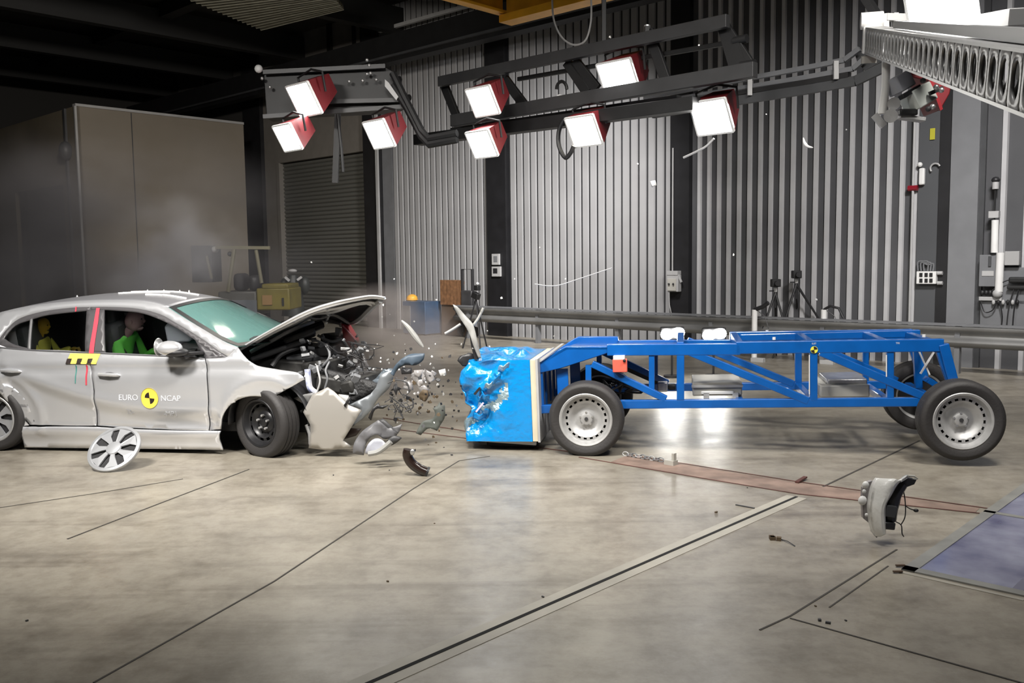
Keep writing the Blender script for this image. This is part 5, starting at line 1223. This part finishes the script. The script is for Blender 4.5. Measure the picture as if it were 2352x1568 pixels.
# ================================================================ FLYING AND FALLEN WRECKAGE
def shard(name, pts, Y, m, label, cat, thick=.012, bend=.12, group=None, smooth_=True, tilt=0.0, step=.03, solid_off=0):
    q = [P(p[0], p[1], Y) for p in pts]; c = sum(q, V())/len(q)
    poly = [((a.x-c.x), (a.z-c.z))+((1,) if len(p) > 2 else ()) for a, p in zip(q, pts)]
    poly = cat_curve(poly, .02) if smooth_ else [p[:2] for p in poly]
    vs, fs = fill2d(poly, step)
    sd = c.x*7+c.z*3
    mb = MB(); mb.tris([V((v.x, bend*(abs(v.x)+.6*abs(v.y))*.8+tilt*v.x+.03*noise.noise(V((v.x*9, v.y*9, sd))), v.y)) for v in vs], fs)
    o = mb.build(name, m, None, solid=thick, off=solid_off, ang=50); o.location = c; tag(o, label, cat, group); return o, c
def rod(name, pts, Y, r, m, label, cat, group=None, seg=8, ys=None):
    q = [P(px, py, Y if ys is None else ys[i]) for i, (px, py) in enumerate(pts)]; c = sum(q, V())/len(q)
    mb = MB().tube([curve_at(q, k/24)-c for k in range(25)], r, seg); o = mb.build(name, m); o.location = c; tag(o, label, cat, group); return o
pale = mat('pale_plastic', (.34, .34, .33), .4, var=.2)
ggrey = mat('torn_liner_green_grey', (.085, .095, .085), .6, var=.3)
pgrey = mat('torn_grey_panel', (.16, .16, .17), .45, var=.3)
bgrey = mat('blue_grey_trim', (.055, .08, .11), .5, .1)
rod('trim_strip', [(922, 736), (936, 750), (950, 768), (962, 784), (972, 797)], 7.9, [.008+.016*math.sin(PI*k/24) for k in range(25)], pale, 'curved pale trim strip flying in front of the blue cabinet', 'wreckage')
o, c = shard('door_skin_fragment', [(1040, 699, 1), (1050, 704), (1068, 724), (1085, 742), (1092, 762), (1098, 790), (1105, 822, 1), (1099, 822, 1), (1088, 795), (1078, 765), (1066, 745), (1052, 724)], 8.0, pale, 'long pale splinter flying upright above the blue barrier', 'wreckage', bend=.02)
MB().prism([P(*p, 8.03)-c for p in ((1078, 765), (1086, 775), (1096, 805), (1100, 822), (1090, 826), (1082, 795))], (0, .04, 0)).build('black_backing', blackp, o)
rod('bent_rod', [(1022, 766), (1038, 757), (1058, 744)], 8.05, .012, pale, 'short pale rod flying left of the long upright splinter', 'wreckage')
rod('bent_rod', [(1082, 752), (1095, 736), (1104, 720), (1110, 707)], 8.05, .012, pale, 'short pale rod flying right of the long upright splinter', 'wreckage')
shard('black_casing', [(1053, 828, 1), (1058, 818), (1072, 813), (1078, 810), (1100, 818, 1), (1098, 832), (1080, 838), (1062, 838, 1)], 8.1, blackp, 'black broken casing falling just above the barrier\'s top left corner', 'wreckage', thick=.06)
shard('wing_trim_flap', [(896, 858, 1), (908, 838), (925, 822), (945, 813), (975, 812, 1), (972, 826), (955, 838), (930, 838), (912, 850), (904, 864, 1)], 7.9, bgrey, 'curved blue-grey flap flying off the torn bumper', 'wreckage', bend=.1)
shard('black_block', [(922, 846, 1), (944, 845, 1), (946, 856, 1), (924, 858, 1)], 7.85, blackp, 'small black block flying under the blue-grey flap', 'wreckage', thick=.05, smooth_=False)
shard('arch_liner_sheet', [(955, 996, 1), (962, 980), (972, 968), (992, 962), (1000, 950), (994, 938, 1), (1004, 932), (1010, 924, 1), (1012, 932), (1021, 930, 1), (1022, 955), (1012, 975), (1004, 989, 1), (994, 985), (982, 985), (966, 1000, 1)], 7.7, ggrey, 'jagged dark green-grey sheet flying low between car and barrier', 'wreckage')
rod('cooling_hose', [(938, 1032), (936, 1046), (944, 1062), (960, 1075), (980, 1084)], 7.1, .040, rubber2, 'shiny brown-black curved hose falling between car and barrier', 'hose', seg=18)
hoses = [o for o in bpy.data.objects if o.name.startswith('cooling_hose')][0]
a = P(979, 1083, 7.1)-hoses.location; b = P(984, 1085, 7.1)-hoses.location; MB().cyl(a, b, .044, 18).build('hose_lip', blackp, hoses); a = P(947, 1038, 7.05)-hoses.location; MB().ball(a, .02, (1, .6, 1.3)).build('metal_clip', alu, hoses)
# grey arch liner lying by the bumper, light pieces around it
o, c = shard('wheel_arch_liner', [(808, 1045, 1), (812, 1020), (828, 995), (850, 978), (868, 965, 1), (880, 975), (890, 985, 1), (905, 982), (922, 975, 1), (914, 996), (895, 1008), (878, 1008), (866, 998), (850, 1005), (838, 1025), (834, 1047, 1)], 7.45, pgrey, 'grey torn arch liner lying at the foot of the bumper', 'wreckage', bend=.25)
shard('lamp_glass_fragment', [(838, 1040, 1), (845, 1020), (860, 1008), (875, 1010), (888, 1022, 1), (872, 1036), (850, 1046, 1)], 7.42, mat('milky_plastic', (.36, .37, .42), .3, spec=.7), 'milky plastic piece lying inside the grey arch liner', 'wreckage')
rod('pale_tube', [(846, 1042), (866, 1038), (882, 1028), (898, 1014)], 7.35, .022, pale, 'pale tube lying in front of the grey arch liner', 'wreckage')
shard('dark_bracket', [(868, 968, 1), (880, 962), (893, 972, 1), (915, 992, 1), (905, 1005), (888, 995, 1)], 7.5, darkp, 'dark bracket tangled on top of the grey arch liner', 'wreckage', thick=.03)
shard('dark_bracket', [(890, 1010, 1), (905, 1000), (922, 1006, 1), (912, 1014), (900, 1022, 1)], 7.4, darkp, 'dark bracket right of the pale tube near the floor', 'wreckage', thick=.03)
shard('black_hook_fragment', [(846, 958, 1), (858, 934), (870, 925, 1), (872, 932), (893, 930, 1), (880, 938), (862, 940), (852, 965, 1)], 7.7, blackp, 'black hooked fragment flying at the bumper\'s lower corner', 'wreckage', thick=.03)
shard('black_star_fragment', [(905, 885, 1), (910, 876, 1), (913, 888, 1), (922, 893, 1), (913, 897, 1), (910, 908, 1), (905, 896, 1), (897, 897, 1), (904, 891, 1)], 7.8, blackp, 'black star-shaped fragment flying in front of the torn bumper', 'wreckage', thick=.02, smooth_=False)
shard('brown_fragment', [(963, 905, 1), (970, 896), (982, 897, 1), (984, 910), (976, 922, 1), (966, 916)], 7.8, mat('brown_foam', (.10, .07, .04), .7), 'dark brown lump flying among the clear plastic bits', 'wreckage', thick=.05)
clearm = mat('clear_lamp_plastic', (.55, .53, .53), .15, .1, spec=.8, var=.4, vscale=16)
for k, (pts, Y, lab) in enumerate((([(945, 860, 1), (962, 850, 1), (975, 862, 1), (968, 885, 1), (950, 882, 1)], 7.9, 'largest clear plastic lamp piece in the debris cloud'),
        ([(975, 848, 1), (990, 856, 1), (998, 872, 1), (985, 880, 1), (978, 866, 1)], 8.0, 'dark-edged clear plastic piece right of the largest one'),
        ([(960, 888, 1), (975, 884, 1), (985, 895, 1), (968, 902, 1)], 7.9, 'clear plastic piece directly above the brown lump'),
        ([(1008, 850, 1), (1022, 847, 1), (1024, 860, 1), (1012, 864, 1)], 8.0, 'white square fragment floating alone near the barrier'))):
    shard('lamp_shell_fragment', pts, Y, clearm if k != 3 else white, lab, 'wreckage', thick=.02, smooth_=False, bend=.5)
for k, (p, lab) in enumerate((([(895, 910), (915, 925), (930, 935), (955, 925)], 'upper'), ([(905, 925), (918, 945), (925, 960), (912, 958)], 'lowest'), ([(890, 880), (912, 872), (935, 880), (940, 900)], 'nearest the bumper'), ([(925, 905), (945, 915), (948, 935), (930, 945)], 'nearest the brown lump'))):
    rod('wire_tangle', p, 7.85, .006, darkp, 'thin dark wire curling in the debris cloud, the %s of four' % lab, 'wire', 'loose wires in the debris cloud')
cr_ = random.Random(21)
for k in range(9):
    cx, cy = cr_.uniform(925, 1005), cr_.uniform(850, 905); n = cr_.randint(4, 6); a0 = cr_.random()*6; s_ = cr_.uniform(5, 11)
    shard('clear_splinter', [(cx+s_*math.cos(a0+2*PI*i/n)*cr_.uniform(.5, 1.5), cy+s_*math.sin(a0+2*PI*i/n)*cr_.uniform(.5, 1.5), 1) for i in range(n)], cr_.uniform(7.7, 8.1), clearm, 'small clear plastic splinter from the headlamp in the debris cloud', 'fragment', thick=.008, group='clear splinters in the debris cloud', smooth_=False, bend=.6)
for k in range(8):
    cx, cy = cr_.uniform(890, 955), cr_.uniform(875, 950); P4 = [(cx+cr_.uniform(-22, 22), cy+cr_.uniform(-16, 16)) for _ in range(4)]
    rod('loose_wire', P4, cr_.uniform(7.7, 8.0), .0035, darkp, 'hair-thin brown wire tossed among the debris in front of the bumper', 'wire', 'hair-thin wires in the debris cloud', seg=5)
rn = random.Random(8)
spots = []
def chip(kind, px, py, Y, s, m, lab, grp, name):
    mb = MB(); n = rn.randint(4, 6); a0 = rn.random()*6
    pts = [V((s*rn.uniform(.5, 1.1)*math.cos(a0+2*PI*i/n)*rn.uniform(.6, 1.3), 0, s*rn.uniform(.5, 1.1)*math.sin(a0+2*PI*i/n))) for i in range(n)]
    mb.prism(pts, (0, s*.5, s*.15)); o = mb.build(name, m, None, smooth=False)
    o.rotation_euler = (rn.uniform(-.6, .6), rn.uniform(0, 6), rn.uniform(-.8, .8)); o.location = P(px, py, Y); tag(o, lab, 'fragment', grp)
dk = ((1045, 878), (1033, 905), (1058, 888), (1062, 902), (950, 878), (1005, 915), (1020, 884), (1038, 925), (1052, 945), (1010, 985), (1040, 985), (1050, 930), (990, 902), (928, 918), (936, 912), (912, 870), (942, 940), (960, 948), (1012, 900), (1030, 872), (860, 815), (890, 845), (903, 825), (1025, 955), (1060, 915), (1035, 820), (945, 800), (918, 905), (900, 920), (970, 930), (985, 945), (1000, 868), (1042, 960), (975, 975), (920, 955), (895, 940), (988, 890), (955, 925), (1015, 820), (1048, 965))
dk = list(dk)+[(rn.gauss(962, 42), rn.gauss(905, 42)) for _ in range(52)]
for px, py in dk: chip('d', px+rn.uniform(-3, 3), py+rn.uniform(-3, 3), rn.uniform(7.5, 8.3), rn.uniform(.008, .022), rn.choice((blackp, darkp, MATS['brown_foam'])), 'small dark fragment in the cloud between car and barrier', 'dark fragments between car and barrier', 'dark_fragment')
wk = ((985, 800), (1000, 790), (930, 790), (965, 858), (912, 812), (988, 836), (1120, 760), (1272, 772), (1310, 775), (1152, 684), (1125, 795), (1002, 688), (952, 738), (878, 727), (1240, 568), (1300, 640), (1285, 710), (895, 722), (1085, 800), (1105, 715), (1402, 85), (1605, 104), (1760, 262), (1944, 297), (1465, 376), (1685, 585), (1876, 688), (1182, 640), (905, 640), (715, 602), (880, 700), (905, 770), (860, 800), (930, 812), (1060, 790), (995, 845), (1030, 850))
wk = list(wk)+[(rn.gauss(950, 48), rn.gauss(868, 40)) for _ in range(30)]
for px, py in wk: chip('w', px, py, rn.uniform(7.0, 8.3), rn.uniform(.006, .014), rn.choice((white, pale, white)), 'small pale fragment thrown up by the crash', 'pale fragments in the air', 'pale_fragment')
shard('white_cube_fragment', [(1494, 416, 1), (1505, 414, 1), (1508, 425, 1), (1498, 429, 1)], 7.6, white, 'white cube-like fragment high in front of the middle corrugated panel', 'fragment', thick=.03, smooth_=False)
rod('white_curved_sliver', [(1845, 316), (1848, 328), (1855, 336), (1867, 339)], 7.4, [.003+.010*math.sin(PI*k/24) for k in range(25)], white, 'white curved sliver high before the right corrugated wall', 'fragment')
rod('fine_wire', [(1228, 652), (1275, 656), (1330, 640), (1405, 615)], 8.4, .004, lgrey, 'fine straight wire flying above the guard rail', 'wire')
# ---- headlamp tumbling at right
HQ = P(2040, 1160, 5.25)
hl = thing('torn_headlamp', 'torn white and black headlamp unit falling just above the floor at right', 'headlamp', HQ, (0, 0, 0))
h = lambda px, py, d=0: P(px, py, 5.25+d)-HQ
outer = [(2012, 1100), (2000, 1125), (1995, 1155), (1996, 1185), (2003, 1210), (2014, 1232)]
inner = [(2085, 1090), (2060, 1108), (2042, 1130), (2030, 1160), (2028, 1190), (2024, 1215)]
Oc = [h(*p, .02) for p in outer]; Ic = [h(*p, -.02) for p in inner]
MB().grid(lambda i, j: curve_at(Oc, i).lerp(curve_at(Ic, i), j)+V((0, -.07*math.sin(PI*j), .01*math.sin(i*14))), 26, 10).build('lens_shell', mat('pale_lens_shell', (.62, .62, .60), .25, coat=.5, bump=.2, bscale=20), hl, solid=.012)
MB().prism([h(*p, .02) for p in ((2003, 1208), (2026, 1205), (2024, 1215), (2014, 1235), (2004, 1222))], (0, .03, 0)).build('shell_tip', mat('grey_tip', (.25, .24, .24), .4), hl)
MB().tube([curve_at([h(*p) for p in ((2070, 1108), (2052, 1135), (2044, 1165), (2042, 1195))], k/14) for k in range(15)], [.05-.02*abs(k/14-.5) for k in range(15)], 10).build('black_reflector_housing', blackp, hl)
MB().box(h(2043, 1172, -.04), (.065, .05, .07), Matrix.Rotation(R(10), 3, 'Y')).build('grey_ballast', dgrey, hl, bevel=.006)
MB().box(h(2040, 1205, -.03), (.065, .06, .045), Matrix.Rotation(R(6), 3, 'Y')).build('black_base', blackp, hl, bevel=.008)
MB().prism([h(*p, -.02) for p in ((2062, 1112), (2085, 1098), (2105, 1102), (2100, 1112), (2078, 1120))], (0, .05, 0)).build('black_top_frame', blackp, hl)
MB().tube([h(2085, 1092), h(2100, 1093), h(2107, 1098), h(2092, 1102)], .007, 6).build('mounting_tab', beige, hl)
MB().prism([h(*p, .03) for p in ((1982, 1120), (1992, 1108), (2004, 1104), (1998, 1125), (1994, 1160), (1995, 1200), (1983, 1190), (1980, 1150))], (0, .03, 0)).build('inner_bezel', mat('bezel_grey', (.28, .26, .26), .4, var=.4, vscale=20), hl)
for px, py, r in ((1981, 1149, .026), (1988, 1113, .020), (1985, 1128, .012), (1990, 1182, .010)): MB().ball(h(px, py, -.02), r, (1, .6, 1.1)).build('bulb_socket', white, hl)
for k, pts in enumerate((((2074, 1122), (2079, 1150), (2079, 1185), (2070, 1204)), ((2058, 1198), (2070, 1206), (2072, 1225), (2076, 1232)), ((2078, 1160), (2090, 1168), (2104, 1172)))):
    q = [h(*p) for p in pts]; MB().tube([curve_at(q, i/14) for i in range(15)], .0035, 6).build('wire', blackp, hl)
MB().ball(h(2104, 1172), .012, (1.3, 1, .9)).build('plug', blkmet, hl)
# ---- wheel cover lying against the sill
wc = P(262, 1030, 7.5)
wt = thing('wheel_cover', 'silver spoked plastic wheel cover thrown off beside the car\'s sill', 'wheel cover', wc, (0, 0, 0))
cover(wt, V((0, 0, 0)), V((-.105, -.69, .71)), .222, 0.0, 'cover_disc', wheelcov, up=(0, 0, 1))
for k in range(5): q = P(235+k*12, 1004+k*10, 7.1)-wc
# ---- on the floor
def fl(px, py, s, m, lab, name='floor_crumb', grp=None, n=3):
    q = G(px, py); mb = MB()
    for k in range(n):
        a = rn.uniform(0, 6); mb.box(q+V((math.cos(a)*s*.6, math.sin(a)*s*.6, s*.25)), (s*rn.uniform(.6, 1.4), s*.6, s*.5), Matrix.Rotation(rn.uniform(0, 3), 3, 'Z'))
    single(mb, name, m, lab, 'fragment', q, group=grp)
fl(1783, 1238, .045, MATS['brown_foam'], 'brown crumpled clip lying on the floor left of the falling headlamp', 'crumpled_clip')
q0, q1 = G(1795, 1240), G(1826, 1255); single(MB().tube([q0+V((0, 0, .004)), (q0+q1)/2+V((0, .01, .01)), q1+V((0, 0, .004))], .003, 5), 'floor_wire', darkp, 'thin wire on the floor beside the crumpled brown clip', 'wire', q0)
for px, py, s in ((1645, 1176, .018), (1718, 1120, .012), (1880, 1428, .022), (1897, 1430, .02), (1245, 1370, .012), (888, 1335, .014), (66, 1425, .014), (767, 1092, .015), (893, 1080, .014), (1038, 1045, .02), (1000, 1018, .022), (985, 1022, .012), (1018, 1028, .012), (1000, 1202, .010), (1876, 1392, .012), (1945, 1425, .012)):
    fl(px, py, s, rn.choice((darkp, MATS['brown_foam'])), 'small dark crumb lying on the concrete floor', 'floor_crumb', 'crumbs on the floor', n=1)
q0, q1 = G(1690, 1160), G(1733, 1168); single(MB().beam(q0+V((0, 0, .004)), q1+V((0, 0, .004)), .012, .006), 'floor_sliver', darkp, 'flat dark sliver on the floor above the channel', 'fragment', q0)
q = G(1835, 1108); single(MB().beam(G(1830, 1110)+V((0, 0, .01)), G(1850, 1101)+V((0, 0, .02)), .03, .012), 'floor_bracket', rustd, 'short rusty bracket standing on the red tape', 'bracket', q)
q = G(1548, 1068); t = thing('tow_bracket', 'small upright pale bracket on the red tape right of the front wheel', 'bracket', q, (0, 0, BA))
MB().box((0, 0, .05), (.02, .04, .10)).build('bracket_post', beige, t, smooth=False); MB().box((-.03, 0, .02), (.09, .07, .04)).build('bracket_foot', beige, t, smooth=False)
t = thing('tow_chain', 'loose chain and hook lying behind the trolley\'s front wheel', 'chain', G(1470, 1053), (0, 0, BA))
for k in range(9):
    a = k*.045-.15; MB().tube([V((a+.03*math.cos(w), .02*math.sin(w)*(1 if k % 2 else .2), .02+.018*math.sin(w)*(0.2 if k % 2 else 1))) for w in [i*PI/5 for i in range(10)]], .005, 5, closed=True).build('link', mgrey if k % 3 else lgrey, t)
# ---- smoke and dust
def smoke(name, c, rad, dens, col, label, seed, sc=1.3, aniso=.2):
    m = bpy.data.materials.new(name+'_vol'); m.use_nodes = True; nt = m.node_tree
    for n in list(nt.nodes):
        if n.type == 'BSDF_PRINCIPLED': nt.nodes.remove(n)
    out = [n for n in nt.nodes if n.type == 'OUTPUT_MATERIAL'][0]; L = nt.links.new
    v = nt.nodes.new('ShaderNodeVolumePrincipled'); v.inputs['Color'].default_value = (*col, 1); v.inputs['Anisotropy'].default_value = aniso
    tc = nt.nodes.new('ShaderNodeTexCoord'); n = nt.nodes.new('ShaderNodeTexNoise'); n.inputs['Scale'].default_value = sc; n.inputs['Detail'].default_value = 3; n.noise_dimensions = '4D'; n.inputs['W'].default_value = seed
    ln = nt.nodes.new('ShaderNodeVectorMath'); ln.operation = 'LENGTH'; L(tc.outputs['Object'], ln.inputs[0]); L(tc.outputs['Object'], n.inputs['Vector'])
    fa = nt.nodes.new('ShaderNodeMapRange'); fa.inputs[1].default_value = .3; fa.inputs[2].default_value = 1.0; fa.inputs[3].default_value = 1; fa.inputs[4].default_value = 0; L(ln.outputs['Value'], fa.inputs[0])
    nr_ = nt.nodes.new('ShaderNodeMapRange'); nr_.inputs[1].default_value = .45; nr_.inputs[2].default_value = .70; nr_.inputs[3].default_value = 0; nr_.inputs[4].default_value = dens; L(n.outputs['Fac'], nr_.inputs[0])
    mu = nt.nodes.new('ShaderNodeMath'); mu.operation = 'MULTIPLY'; L(fa.outputs[0], mu.inputs[0]); L(nr_.outputs[0], mu.inputs[1]); L(mu.outputs[0], v.inputs['Density']); L(v.outputs[0], out.inputs['Volume'])
    o = MB().ball((0, 0, 0), 1, (1, 1, 1), 3).build(name, m); o.location = c; o.scale = rad; tag(o, label, 'smoke', None, 'stuff'); return o
sm_c = P(250, 590, 12.5)
smoke('smoke_cloud', sm_c, (3.4, 1.6, 1.9), 2.4, (.75, .73, .78), 'thin grey smoke drifting up behind the car roof', 2.0, 1.5)
smoke('smoke_cloud', P(400, 630, 10.6), (1.0, .6, 1.0), 4, (.75, .74, .8), 'denser smoke puff rising just behind the car roof', 5.0, 1.6)
smoke('dust_cloud', P(880, 800, 8.8), (.85, .5, .66), 6, (.62, .55, .53), 'brownish dust burst between bonnet and barrier', 9.0, 1.8)
